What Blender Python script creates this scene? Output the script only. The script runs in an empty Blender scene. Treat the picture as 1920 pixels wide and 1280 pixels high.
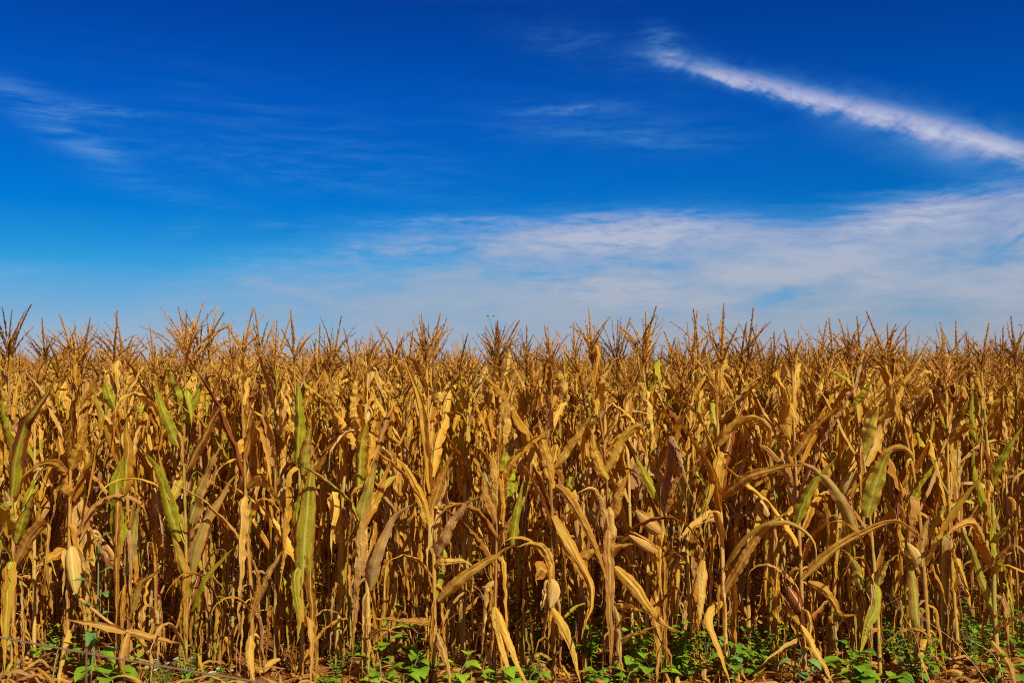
import bpy, math, random
import numpy as np
from mathutils import Vector

R = math.radians
rng = np.random.default_rng(7)
random.seed(7)
scene = bpy.context.scene
COL = scene.collection

# ------------------------------------------------------------------ camera
CAM_H = 1.90
F_PX = 35.0 / 36.0 * 1920.0
PITCH = math.atan(50.0 / F_PX)            # horizon at photo row 690
cd = bpy.data.cameras.new("camera")
cam = bpy.data.objects.new("camera", cd)
COL.objects.link(cam)
cam.location = (0, 0, CAM_H)
cam.rotation_euler = (math.pi / 2 + PITCH, 0, 0)
cd.lens = 35.0
cd.sensor_width = 36.0
cd.clip_start = 0.05
cd.clip_end = 2000.0
scene.camera = cam
cd.dof.use_dof = True
cd.dof.focus_distance = 7.5
cd.dof.aperture_fstop = 8.0
CT, ST = math.cos(PITCH), math.sin(PITCH)


def W(px, py, Y):
    """photo pixel (1920 wide) -> world point at world depth Y"""
    u = (px - 960.0) / F_PX
    v = (640.0 - py) / F_PX
    dx, dy, dz = u, CT - v * ST, ST + v * CT
    t = Y / dy
    return np.array([dx * t, Y, CAM_H + dz * t])


# ------------------------------------------------------------------ sun, view
SUN_EL, SUN_AZ = R(42.0), R(33.0)           # behind the camera, over its right shoulder
to_sun = Vector((math.sin(SUN_AZ) * math.cos(SUN_EL), -math.cos(SUN_AZ) * math.cos(SUN_EL), math.sin(SUN_EL)))
sl = bpy.data.lights.new("sun", 'SUN')
sl.energy = 5.0
sl.angle = R(0.5)
sl.color = (1.0, 0.93, 0.82)
sun = bpy.data.objects.new("sun", sl)
COL.objects.link(sun)
sun.location = (0, 0, 30)
sun.rotation_euler = (-to_sun).to_track_quat('-Z', 'Y').to_euler()
scene.view_settings.view_transform = 'Standard'
scene.view_settings.look = 'None'
scene.view_settings.exposure = 0.40
scene.view_settings.gamma = 1.0
scene.cycles.use_denoising = False
scene.cycles.filter_width = 1.1
scene.cycles.max_bounces = 8
scene.cycles.diffuse_bounces = 5
scene.cycles.transmission_bounces = 3
scene.cycles.glossy_bounces = 2
scene.cycles.transparent_max_bounces = 4


# ------------------------------------------------------------------ node helper
class G:
    def __init__(s, tree):
        s.t = tree
        s.n = tree.nodes
        s.l = tree.links

    def node(s, typ, ins=None, **props):
        nd = s.n.new(typ)
        for k, v in props.items():
            setattr(nd, k, v)
        for k, v in (ins or {}).items():
            s.put(nd.inputs[k], v)
        return nd

    def put(s, sock, v):
        if hasattr(v, 'is_output'):
            s.l.new(v, sock)
        else:
            sock.default_value = v

    def m(s, op, a, b=0.0, c=0.0, clamp=False):
        nd = s.n.new('ShaderNodeMath')
        nd.operation = op
        nd.use_clamp = clamp
        s.put(nd.inputs[0], a)
        s.put(nd.inputs[1], b)
        s.put(nd.inputs[2], c)
        return nd.outputs[0]

    def add(s, *a):
        r = a[0]
        for x in a[1:]:
            r = s.m('ADD', r, x)
        return r

    def mul(s, *a):
        r = a[0]
        for x in a[1:]:
            r = s.m('MULTIPLY', r, x)
        return r

    def sub(s, a, b):
        return s.m('SUBTRACT', a, b)

    def step(s, x, lo, hi, a=0.0, b=1.0):
        nd = s.n.new('ShaderNodeMapRange')
        nd.interpolation_type = 'SMOOTHSTEP'
        s.put(nd.inputs[0], x)
        s.put(nd.inputs[1], lo)
        s.put(nd.inputs[2], hi)
        s.put(nd.inputs[3], a)
        s.put(nd.inputs[4], b)
        return nd.outputs[0]

    def vec(s, x, y, z=0.0):
        nd = s.n.new('ShaderNodeCombineXYZ')
        s.put(nd.inputs[0], x)
        s.put(nd.inputs[1], y)
        s.put(nd.inputs[2], z)
        return nd.outputs[0]

    def noise(s, v, scale=1.0, detail=3.0, rough=0.5, w=None, dist=0.0, lac=2.0):
        nd = s.n.new('ShaderNodeTexNoise')
        nd.noise_dimensions = '4D' if w is not None else '3D'
        s.put(nd.inputs['Vector'], v)
        if w is not None:
            s.put(nd.inputs['W'], w)
        nd.inputs['Scale'].default_value = scale
        nd.inputs['Detail'].default_value = detail
        nd.inputs['Roughness'].default_value = rough
        nd.inputs['Lacunarity'].default_value = lac
        nd.inputs['Distortion'].default_value = dist
        return nd.outputs[0]

    def ramp(s, f, stops, interp='LINEAR'):
        nd = s.n.new('ShaderNodeValToRGB')
        cr = nd.color_ramp
        cr.interpolation = interp
        while len(cr.elements) < len(stops):
            cr.elements.new(0.5)
        for e, (p, c) in zip(cr.elements, stops):
            e.position = p
            e.color = (*c, 1.0)
        s.put(nd.inputs[0], f)
        return nd.outputs[0]

    def mix(s, f, a, b, blend='MIX'):
        nd = s.n.new('ShaderNodeMix')
        nd.data_type = 'RGBA'
        nd.blend_type = blend
        s.put(nd.inputs[0], f)
        s.put(nd.inputs[6], a if hasattr(a, 'is_output') else (*a, 1.0))
        s.put(nd.inputs[7], b if hasattr(b, 'is_output') else (*b, 1.0))
        return nd.outputs[2]


# ------------------------------------------------------------------ sky and cirrus
def deg_az(px):
    return math.degrees(math.atan((px - 960.0) / F_PX))


def deg_el(px, py):
    u = (px - 960.0) / F_PX
    v = (640.0 - py) / F_PX
    dy, dz = CT - v * ST, ST + v * CT
    return math.degrees(math.atan2(dz, math.hypot(u, dy)))


world = bpy.data.worlds.new("World")
scene.world = world
world.use_nodes = True
world.node_tree.nodes.clear()
g = G(world.node_tree)
tc = g.node('ShaderNodeTexCoord')
sp = g.node('ShaderNodeSeparateXYZ', {0: tc.outputs['Generated']})
X, Y_, Z = sp.outputs
el = g.mul(g.m('ARCSINE', Z), 57.29578)
az = g.mul(g.m('ARCTAN2', X, Y_), 57.29578)
sky = g.node('ShaderNodeTexSky', sky_type='NISHITA', sun_disc=False, sun_elevation=SUN_EL,
             sun_rotation=math.pi - SUN_AZ, altitude=200.0, air_density=1.0, dust_density=0.3, ozone_density=2.0)
# polarised, deeply saturated air: a tint by height over the horizon on the physical sky
SKY_TINT = [(0.0, (0.62, 0.52, 0.70)), (0.077, (0.27, 0.46, 0.76)), (0.145, (0.055, 0.46, 0.83)), (0.22, (0.003, 0.35, 0.85)),
            (0.365, (0.002, 0.275, 0.88)), (0.50, (0.002, 0.19, 0.74)), (0.75, (0.35, 0.42, 0.55)), (1.0, (0.6, 0.6, 0.6))]
t_el = g.m('MULTIPLY', el, 1.0 / 40.0, clamp=True)
tint = g.ramp(t_el, SKY_TINT)
blue = g.mix(1.0, sky.outputs[0], tint, 'MULTIPLY')

wob = g.noise(g.vec(g.mul(az, 0.10), g.mul(el, 0.16)), 1.0, 4.0, 0.55)
wob2 = g.noise(g.vec(g.mul(az, 0.12), g.mul(el, 0.16), 7.3), 1.0, 4.0, 0.55)
el_w = g.add(el, g.mul(g.sub(wob, 0.5), 1.5))
az_w = g.add(az, g.mul(g.sub(wob2, 0.5), 3.0))
fib = g.noise(g.vec(g.mul(az_w, 0.16), g.mul(el_w, 1.5), 3.0), 1.0, 6.0, 0.62)        # level fibres
fine = g.noise(g.vec(g.mul(az_w, 0.5), g.mul(el_w, 2.6), 11.0), 1.0, 6.0, 0.65)
lump = g.noise(g.vec(g.mul(az_w, 0.12), g.mul(el_w, 0.42), 5.0), 1.0, 5.0, 0.55)


def blob(px, py, sx, sy, rot=0.0, a=az_w, e=el_w):
    """soft patch of sky at a photo pixel; spreads in degrees"""
    c, s_ = math.cos(R(rot)), math.sin(R(rot))
    da = g.sub(a, deg_az(px))
    de = g.sub(e, deg_el(px, py))
    p = g.m('DIVIDE', g.add(g.mul(da, c), g.mul(de, s_)), sx)
    q = g.m('DIVIDE', g.sub(g.mul(de, c), g.mul(da, s_)), sy)
    return g.m('EXPONENT', g.mul(g.add(g.mul(p, p), g.mul(q, q)), -1.0))


# the long bright plume: ridge line as a cubic of the azimuth
pl = [(1190, 103), (1270, 122), (1350, 143), (1450, 172), (1550, 197), (1650, 222), (1750, 250), (1840, 280), (1920, 302)]
pa = np.array([deg_az(p) for p, q in pl])
pe = np.array([deg_el(p, q) for p, q in pl])
cf = np.polyfit(pa, pe, 3)
ridge = g.add(0.12, g.mul(g.step(az, deg_az(1500), deg_az(1900)), 0.35), g.mul(g.add(g.mul(g.add(g.mul(az, float(cf[0])), float(cf[1])), az), float(cf[2])), az), float(cf[3]))
d0 = g.sub(el, ridge)
skew = g.sub(az, g.mul(d0, 0.9))                                     # hairs lean to the upper left
hair = g.noise(g.vec(g.mul(skew, 1.15), g.mul(d0, 0.30), 21.0), 1.0, 7.0, 0.62)
hair2 = g.noise(g.vec(g.mul(az, 0.45), g.mul(d0, 0.9), 31.0), 1.0, 5.0, 0.6)
grow = g.step(az, deg_az(1180), deg_az(1700), 0.55, 0.95)
d_l = g.m('DIVIDE', g.add(d0, g.mul(g.sub(hair2, 0.5), 1.0)), grow)
d = g.m('DIVIDE', g.add(d0, g.mul(g.sub(hair, 0.5), 1.2), g.mul(g.sub(hair2, 0.5), 1.5)), grow)
up = g.step(d, -0.25, 1.35, 1.0, 0.0)
lo = g.step(d_l, -0.9, 0.1, 0.0, 1.0)
plume = g.add(g.mul(up, lo, 0.80, g.step(az, deg_az(1150), deg_az(1420), 0.0, 1.0), g.step(hair2, 0.25, 0.72, 0.22, 1.0)), g.mul(g.step(d, -0.3, 2.3, 1.0, 0.0), g.step(d_l, -1.6, 0.0, 0.0, 1.0), g.step(hair, 0.3, 0.7), g.step(az, deg_az(1130), deg_az(1350)), 0.30))
under = g.mul(g.step(d0, -3.2, -0.4, 0.0, 1.0), g.step(d0, -0.4, 0.6, 1.0, 0.0), g.step(az, deg_az(1450), deg_az(1800)), g.step(lump, 0.25, 0.7), 0.45)
tuft = g.mul(blob(1245, 90, 1.3, 0.7, -40), g.step(lump, 0.30, 0.7), g.step(fine, 0.25, 0.75), 0.5)
halo = g.mul(blob(1130, 90, 4.5, 1.2, -12), g.step(lump, 0.25, 0.8), g.step(fine, 0.2, 0.8), 0.34)
# the pale veil low on the right, feathering out to the left
vtop = g.add(g.step(az, deg_az(100), deg_az(1000), 5.8, 9.0), g.mul(g.step(az, deg_az(1500), deg_az(1750)), 0.5))
vd = g.sub(g.add(el, g.mul(g.sub(fib, 0.5), 2.2)), vtop)
vedge = g.step(vd, -1.8, 0.55, 1.0, 0.0)
vright = g.step(az, deg_az(150), deg_az(1100), 0.58, 1.1)
veil = g.mul(vedge, vright, g.add(0.22, g.mul(g.step(lump, 0.25, 0.75), 0.36), g.mul(g.step(fine, 0.30, 0.78), 0.14)))
lumps = g.add(g.mul(blob(1180, 440, 5.5, 1.2, 3), g.step(fine, 0.22, 0.66), 0.55), g.mul(blob(1150, 545, 4.6, 0.8, -6), g.step(fine, 0.3, 0.7), 0.45),
              g.mul(blob(1700, 400, 4.5, 1.0, 14), g.step(fine, 0.30, 0.7), 0.40), g.mul(blob(1905, 440, 1.2, 1.3, 40), g.step(hair, 0.3, 0.65), 0.45),
              g.mul(blob(1500, 540, 14.0, 1.9, 0), g.step(lump, 0.25, 0.6), 0.42))
# faint wisps
wisps = g.mul(g.add(g.mul(blob(180, 203, 2.6, 0.22, -4), g.step(fine, 0.3, 0.6), 0.55), g.mul(blob(130, 230, 2.8, 0.9, -20), g.step(fib, 0.36, 0.68), 0.45),
              g.mul(blob(40, 180, 3.4, 0.7, -14), g.step(fib, 0.34, 0.66), 0.42), g.mul(blob(170, 275, 3.2, 0.8, -32), g.step(fib, 0.34, 0.7), 0.36),
              g.mul(blob(310, 360, 3.4, 0.5, -12), g.step(fib, 0.36, 0.7), 0.36), g.mul(blob(620, 290, 9.5, 2.4, -14), g.step(fib, 0.38, 0.74), 0.24),
              g.mul(blob(500, 320, 9.0, 1.2, -6), g.step(fine, 0.4, 0.74), 0.22), g.mul(blob(1070, 208, 3.0, 0.26, 2), g.step(fine, 0.28, 0.6), 0.62),
              g.mul(blob(1150, 258, 5.5, 0.45, -5), g.step(fine, 0.32, 0.66), 0.36), g.mul(blob(1150, 235, 7.5, 1.5, -4), g.step(fib, 0.36, 0.72), 0.24),
              g.mul(blob(820, 415, 6.2, 0.38, 2), g.step(fine, 0.30, 0.62), 0.52), g.mul(blob(520, 430, 2.2, 0.25, -4), g.step(fine, 0.34, 0.66), 0.32),
              g.mul(blob(335, 428, 1.0, 0.4, 24), g.step(fine, 0.34, 0.66), 0.30), g.mul(blob(560, 545, 3.4, 0.25, -12), g.step(fine, 0.3, 0.62), 0.3),
              g.mul(blob(700, 470, 9.0, 0.6, 3), g.step(fine, 0.34, 0.66), 0.25)), 0.46)
cloud = g.m('MINIMUM', g.add(plume, under, tuft, halo, veil, lumps, wisps), 0.92)
front = g.mul(g.step(Y_, 0.15, 0.4), g.step(el, 0.0, 0.4))
cloud = g.mul(cloud, front)
SKY_STRENGTH = 0.0757
cl_col = g.ramp(t_el, [(0.0, (0.36, 0.41, 0.50)), (0.12, (0.43, 0.47, 0.57)), (0.35, (0.56, 0.60, 0.80)), (0.6, (0.64, 0.70, 0.88))])
cl_col = g.mix(g.step(cloud, 0.10, 0.55), (0.16, 0.47, 0.82), cl_col)
cl_col = g.mix(1.0, cl_col, (0.757 / SKY_STRENGTH,) * 3, 'MULTIPLY')
skyc = g.mix(cloud, blue, cl_col)
bg = g.node('ShaderNodeBackground', {'Color': skyc, 'Strength': SKY_STRENGTH})
wo = g.node('ShaderNodeOutputWorld', {'Surface': bg.outputs[0]})


# ------------------------------------------------------------------ materials
def new_mat(name):
    m = bpy.data.materials.new(name)
    m.use_nodes = True
    m.node_tree.nodes.clear()
    return m, G(m.node_tree)


def leaf_like(name, dry, green_lo, green_hi, transl=0.38, stalk=False):
    """dry blade: tint.r green, tint.g red, tint.b paleness, tint.a the leaf's own seed; UV x across, y along (in metres)"""
    m, g = new_mat(name)
    uv = g.node('ShaderNodeUVMap', uv_map='UVMap').outputs[0]
    at = g.node('ShaderNodeAttribute', attribute_name='tint')
    c = g.node('ShaderNodeSeparateColor', {0: at.outputs['Color']})
    gr, rd, pa_ = c.outputs[0], c.outputs[1], c.outputs[2]
    seed = at.outputs['Alpha']
    s = g.node('ShaderNodeSeparateXYZ', {0: uv})
    u, v = s.outputs[0], s.outputs[1]
    w = g.mul(seed, 91.0)
    edge = g.m('ABSOLUTE', g.mul(g.sub(u, 0.5), 2.0))
    blot = g.noise(g.vec(g.mul(u, 2.2), g.mul(v, 11.0)), 1.0, 5.0, 0.62, w)
    spots = g.noise(g.vec(g.mul(u, 6.0), g.mul(v, 50.0)), 1.0, 4.0, 0.65, g.add(w, 5.0))
    fibre = g.noise(g.vec(g.mul(u, 11.0), g.mul(v, 4.0)), 1.0, 4.0, 0.7, g.add(w, 9.0))
    long_ = g.noise(g.vec(g.mul(u, 5.0), g.mul(v, 3.0)), 1.0, 3.0, 0.6, g.add(w, 13.0))
    f = g.add(g.mul(blot, 0.45), g.mul(fibre, 0.80), g.mul(long_, 0.50), g.mul(seed, 0.60), g.mul(edge, -0.12), -0.60)
    col = g.ramp(f, dry)
    # red flush
    red = g.mul(g.step(rd, 0.0, 0.7), g.step(g.add(g.mul(edge, 0.4), blot, g.mul(rd, 0.6)), 0.75, 1.15))
    col = g.mix(g.mul(red, 0.85), col, (0.22, 0.045, 0.018))
    # green left along the midrib, dying from the edges and the tip
    vt = g.m('MINIMUM', g.mul(v, 1.0 if not stalk else 0.0), 0.9)
    gm = g.sub(g.add(g.mul(gr, 1.36), g.mul(g.sub(blot, 0.5), 0.9), g.mul(g.sub(long_, 0.5), 1.2), g.mul(g.sub(fibre, 0.5), 1.0), g.mul(g.sub(spots, 0.5), 0.5)), g.add(g.mul(edge, 0.85), g.mul(vt, 0.35)))
    gmask = g.mul(g.step(gm, 0.10, 0.42), g.step(gr, 0.02, 0.1))
    grc = g.mix(g.step(g.add(g.mul(spots, 0.5), g.mul(long_, 0.4), g.mul(fibre, 0.4)), 0.45, 0.80), green_lo, green_hi)
    col = g.mix(g.mul(gmask, 0.92), col, grc)
    # bleached blades
    col = g.mix(g.mul(pa_, g.step(g.add(blot, g.mul(fibre, 0.5)), 0.45, 0.95), 0.75), col, (0.60, 0.39, 0.22))
    if not stalk:
        rib = g.step(edge, 0.05, 0.15, 1.0, 0.0)
        col = g.mix(g.mul(rib, 0.8), col, (0.74, 0.56, 0.12))
    # dark flecks and scorched spots
    col = g.mix(g.mul(g.step(spots, 0.62, 0.78), 0.55), col, (0.10, 0.04, 0.012))
    bump = g.node('ShaderNodeBump', {'Strength': 0.8, 'Distance': 0.006, 'Height': g.add(g.mul(fibre, 1.2), g.mul(spots, 0.3))})
    bs = g.node('ShaderNodeBsdfPrincipled', {'Base Color': col, 'Roughness': 0.62, 'Specular IOR Level': 0.18, 'Normal': bump.outputs[0]})
    if transl > 0:
        tcol = g.mix(1.0, col, (1.0, 0.82, 0.5), 'MULTIPLY')
        tr = g.node('ShaderNodeBsdfTranslucent', {'Color': tcol, 'Normal': bump.outputs[0]})
        mx = g.node('ShaderNodeMixShader', {0: transl, 1: bs.outputs[0], 2: tr.outputs[0]})
        out = mx.outputs[0]
    else:
        out = bs.outputs[0]
    g.node('ShaderNodeOutputMaterial', {'Surface': out})
    return m


DRY = [(0.0, (0.11, 0.032, 0.003)), (0.22, (0.31, 0.120, 0.009)), (0.47, (0.58, 0.270, 0.020)), (0.74, (0.77, 0.455, 0.050)), (1.0, (0.88, 0.65, 0.18))]
HUSK = [(0.0, (0.20, 0.08, 0.015)), (0.35, (0.42, 0.20, 0.035)), (0.7, (0.60, 0.36, 0.08)), (1.0, (0.70, 0.50, 0.18))]
STALK = [(0.0, (0.16, 0.06, 0.012)), (0.35, (0.36, 0.17, 0.03)), (0.65, (0.52, 0.29, 0.05)), (1.0, (0.62, 0.42, 0.12))]
M_LEAF = leaf_like("dry_corn_leaf", DRY, (0.14, 0.22, 0.008), (0.52, 0.46, 0.015))
M_HUSK = leaf_like("corn_husk", HUSK, (0.16, 0.20, 0.03), (0.40, 0.36, 0.06), 0.12)
M_STALK = leaf_like("corn_stalk", STALK, (0.20, 0.22, 0.03), (0.42, 0.34, 0.05), 0.0, True)


def simple_mat(name, stops, scale=40.0, rough=0.7, transl=0.0, detail=4.0, spec=0.3):
    """mottled colour from object-space noise, shifted per mesh by tint.a"""
    m, g = new_mat(name)
    tcn = g.node('ShaderNodeTexCoord')
    at = g.node('ShaderNodeAttribute', attribute_name='tint')
    n = g.noise(tcn.outputs['Object'], scale, detail, 0.6, g.mul(at.outputs['Alpha'], 50.0))
    f = g.add(g.mul(g.sub(n, 0.5), 0.9), g.mul(at.outputs['Alpha'], 0.7), 0.15)
    col = g.ramp(f, stops)
    bs = g.node('ShaderNodeBsdfPrincipled', {'Base Color': col, 'Roughness': rough, 'Specular IOR Level': spec})
    out = bs.outputs[0]
    if transl > 0:
        tr = g.node('ShaderNodeBsdfTranslucent', {'Color': col})
        out = g.node('ShaderNodeMixShader', {0: transl, 1: out, 2: tr.outputs[0]}).outputs[0]
    g.node('ShaderNodeOutputMaterial', {'Surface': out})
    return m


M_TASSEL = simple_mat("dry_tassel", [(0.0, (0.08, 0.030, 0.006)), (0.22, (0.26, 0.105, 0.012)), (0.55, (0.54, 0.25, 0.028)), (1.0, (0.74, 0.42, 0.075))], 60.0, 0.8, 0.15)
M_SILK = simple_mat("dry_silk", [(0.0, (0.03, 0.015, 0.008)), (1.0, (0.14, 0.06, 0.03))], 80.0, 0.9)
M_WEED = simple_mat("weed_leaf", [(0.0, (0.07, 0.14, 0.008)), (0.4, (0.15, 0.27, 0.010)), (0.75, (0.24, 0.38, 0.014)), (1.0, (0.36, 0.47, 0.03))], 30.0, 0.55, 0.3)
M_THISTLE = simple_mat("thistle_leaf", [(0.0, (0.06, 0.14, 0.03)), (0.5, (0.12, 0.25, 0.05)), (1.0, (0.20, 0.36, 0.09))], 30.0, 0.6, 0.25)
M_WSTEM = simple_mat("weed_stem", [(0.0, (0.10, 0.16, 0.03)), (1.0, (0.28, 0.26, 0.08))], 20.0, 0.6)
M_YELLOW = simple_mat("yellow_petals", [(0.0, (0.70, 0.42, 0.01)), (1.0, (0.85, 0.62, 0.02))], 60.0, 0.7, 0.2)
M_WHITE = simple_mat("white_petals", [(0.0, (0.70, 0.68, 0.60)), (1.0, (0.82, 0.80, 0.74))], 60.0, 0.7, 0.2)
M_STRAW = simple_mat("dry_grass_stem", [(0.0, (0.24, 0.12, 0.05)), (1.0, (0.50, 0.33, 0.15))], 20.0, 0.8)
M_WIRE = simple_mat("rusty_wire", [(0.0, (0.08, 0.045, 0.02)), (1.0, (0.20, 0.12, 0.055))], 90.0, 0.6, 0.0, 4.0, 0.5)
M_POST = simple_mat("weathered_post", [(0.0, (0.16, 0.10, 0.06)), (1.0, (0.36, 0.27, 0.19))], 12.0, 0.85)
M_BIRD = simple_mat("dark_feathers", [(0.0, (0.02, 0.02, 0.022)), (1.0, (0.07, 0.06, 0.055))], 20.0, 0.8)

m, g = new_mat("red_soil")
tcn = g.node('ShaderNodeTexCoord')
o_ = tcn.outputs['Object']
n1 = g.noise(o_, 1.3, 5.0, 0.6)
n2 = g.noise(o_, 22.0, 6.0, 0.65)
n3 = g.noise(o_, 140.0, 3.0, 0.6)
f = g.add(g.mul(n1, 0.45), g.mul(n2, 0.45), g.mul(n3, 0.25), -0.08)
col = g.ramp(f, [(0.2, (0.06, 0.020, 0.007)), (0.45, (0.20, 0.068, 0.018)), (0.65, (0.36, 0.13, 0.032)), (0.88, (0.46, 0.20, 0.06))])
bump = g.node('ShaderNodeBump', {'Strength': 0.9, 'Distance': 0.03, 'Height': g.add(n2, g.mul(n3, 0.3))})
bs = g.node('ShaderNodeBsdfPrincipled', {'Base Color': col, 'Roughness': 0.95, 'Specular IOR Level': 0.1, 'Normal': bump.outputs[0]})
g.node('ShaderNodeOutputMaterial', {'Surface': bs.outputs[0]})
M_SOIL = m


# ------------------------------------------------------------------ mesh helpers
class Geo:
    """collects quads (and triangles as quads with a repeated last index) with uv and tint per vertex"""

    def __init__(s):
        s.v, s.f, s.uv, s.c, s.mi, s.n = [], [], [], [], [], 0

    def grid(s, P, uv, tint, close=False, mi=0):
        n, k = P.shape[:2]
        idx = np.arange(n * k).reshape(n, k) + s.n
        if close:
            a, b = idx, np.roll(idx, -1, axis=1)
        else:
            a, b = idx[:, :-1], idx[:, 1:]
        f = np.stack([a[:-1], b[:-1], b[1:], a[1:]], -1).reshape(-1, 4)
        s.raw(P.reshape(-1, 3), f, uv.reshape(-1, 2), tint, mi, shift=False)

    def raw(s, v, f, uv, tint, mi=0, shift=True):
        v = np.asarray(v, float)
        s.v.append(v)
        s.f.append(np.asarray(f) + (s.n if shift else 0))
        s.uv.append(np.asarray(uv, float))
        t = np.asarray(tint, float)
        s.c.append(np.broadcast_to(t, (len(v), 4)) if t.ndim == 1 else t)
        s.mi.append(np.full(len(f), mi, int))
        s.n += len(v)

    def arrays(s):
        return np.concatenate(s.v), np.concatenate(s.f), np.concatenate(s.uv), np.concatenate(s.c), np.concatenate(s.mi)


def mesh_from(name, v, f, uv, c, mi, mats, smooth=True):
    me = bpy.data.meshes.new(name)
    nv, nf = len(v), len(f)
    me.vertices.add(nv)
    me.vertices.foreach_set('co', np.ascontiguousarray(v, np.float32).ravel())
    me.loops.add(nf * 4)
    me.loops.foreach_set('vertex_index', np.ascontiguousarray(f, np.int32).ravel())
    me.polygons.add(nf)
    me.polygons.foreach_set('loop_start', np.arange(0, nf * 4, 4, dtype=np.int32))
    me.polygons.foreach_set('use_smooth', np.full(nf, smooth, bool))
    me.polygons.foreach_set('material_index', np.ascontiguousarray(mi, np.int32))
    ul = me.uv_layers.new(name='UVMap')
    ul.data.foreach_set('uv', np.ascontiguousarray(uv[f.ravel()], np.float32).ravel())
    ca = me.color_attributes.new(name='tint', type='FLOAT_COLOR', domain='POINT')
    ca.data.foreach_set('color', np.ascontiguousarray(c, np.float32).ravel())
    for m_ in mats:
        me.materials.append(m_)
    me.update(calc_edges=True)
    return me


def put(name, geo, mats, parent=None, origin=(0, 0, 0), smooth=True):
    v, f, uv, c, mi = geo.arrays()
    me = mesh_from(name, v - np.asarray(origin), f, uv, c, mi, mats if isinstance(mats, (list, tuple)) else [mats], smooth)
    o = bpy.data.objects.new(name, me)
    COL.objects.link(o)
    if parent is not None:
        o.parent = parent
    else:
        o.location = origin
    return o


def tag(o, label, cat, group=None, kind=None):
    if label:
        o['label'] = label
    if cat:
        o['category'] = cat
    if group:
        o['group'] = group
    if kind:
        o['kind'] = kind
    return o


def empty(name, loc):
    o = bpy.data.objects.new(name, None)
    COL.objects.link(o)
    o.location = loc
    o.empty_display_size = 0.1
    return o


def unit(a):
    return a / np.maximum(np.linalg.norm(a, axis=-1, keepdims=True), 1e-9)


def resample(pts, n):
    """Catmull-Rom through pts, n points evenly spread along the arc"""
    p = np.asarray(pts, float)
    if len(p) == 2:
        p = np.array([p[0], (p[0] + p[1]) / 2, p[1]])
    p = np.vstack([2 * p[0] - p[1], p, 2 * p[-1] - p[-2]])
    out = []
    for i in range(1, len(p) - 2):
        t = np.linspace(0, 1, 14, endpoint=False)[:, None]
        a, b, c_, d_ = p[i - 1], p[i], p[i + 1], p[i + 2]
        out.append(0.5 * (2 * b + (c_ - a) * t + (2 * a - 5 * b + 4 * c_ - d_) * t * t + (3 * b - a - 3 * c_ + d_) * t ** 3))
    q = np.vstack([*out, p[-2][None]])
    L = np.concatenate([[0], np.cumsum(np.linalg.norm(np.diff(q, axis=0), axis=1))])
    s_ = np.linspace(0, L[-1], n)
    return np.stack([np.interp(s_, L, q[:, k]) for k in range(3)], 1), L[-1]


def tube(geo, path, rad, tint, sides=8, mi=0, cap=False):
    P = np.asarray(path, float)
    n = len(P)
    rad = np.broadcast_to(np.asarray(rad, float), (n,))
    T = unit(np.gradient(P, axis=0))
    ref = np.array([0.0, 1.0, 0.0]) if abs(T[:, 1]).mean() < 0.8 else np.array([1.0, 0, 0])
    S = unit(np.cross(T, ref))
    N = np.cross(S, T)
    a = np.linspace(0, 2 * np.pi, sides, endpoint=False)
    Q = P[:, None] + rad[:, None, None] * (np.cos(a)[None, :, None] * S[:, None] + np.sin(a)[None, :, None] * N[:, None])
    L = np.concatenate([[0], np.cumsum(np.linalg.norm(np.diff(P, axis=0), axis=1))])
    uv = np.stack([np.broadcast_to(np.abs(a / np.pi - 1), (n, sides)), np.broadcast_to(L[:, None], (n, sides))], -1)
    geo.grid(Q, uv, tint, True, mi)


def smooth_rand(n, freq, amp):
    t = np.linspace(0, 1, n)
    r = np.zeros(n)
    for k in range(1, 4):
        r += np.sin(t * freq * k * 6.28 + rng.uniform(0, 6.28)) * rng.normal() / k
    return r * amp * 0.6


def resample_kinked(pts, n):
    """even points along the polyline itself, so that snapped midribs stay snapped"""
    q = np.asarray(pts, float)
    L = np.concatenate([[0], np.cumsum(np.linalg.norm(np.diff(q, axis=0), axis=1))])
    s_ = np.linspace(0, L[-1], n)
    return np.stack([np.interp(s_, L, q[:, k]) for k in range(3)], 1), L[-1]


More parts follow.
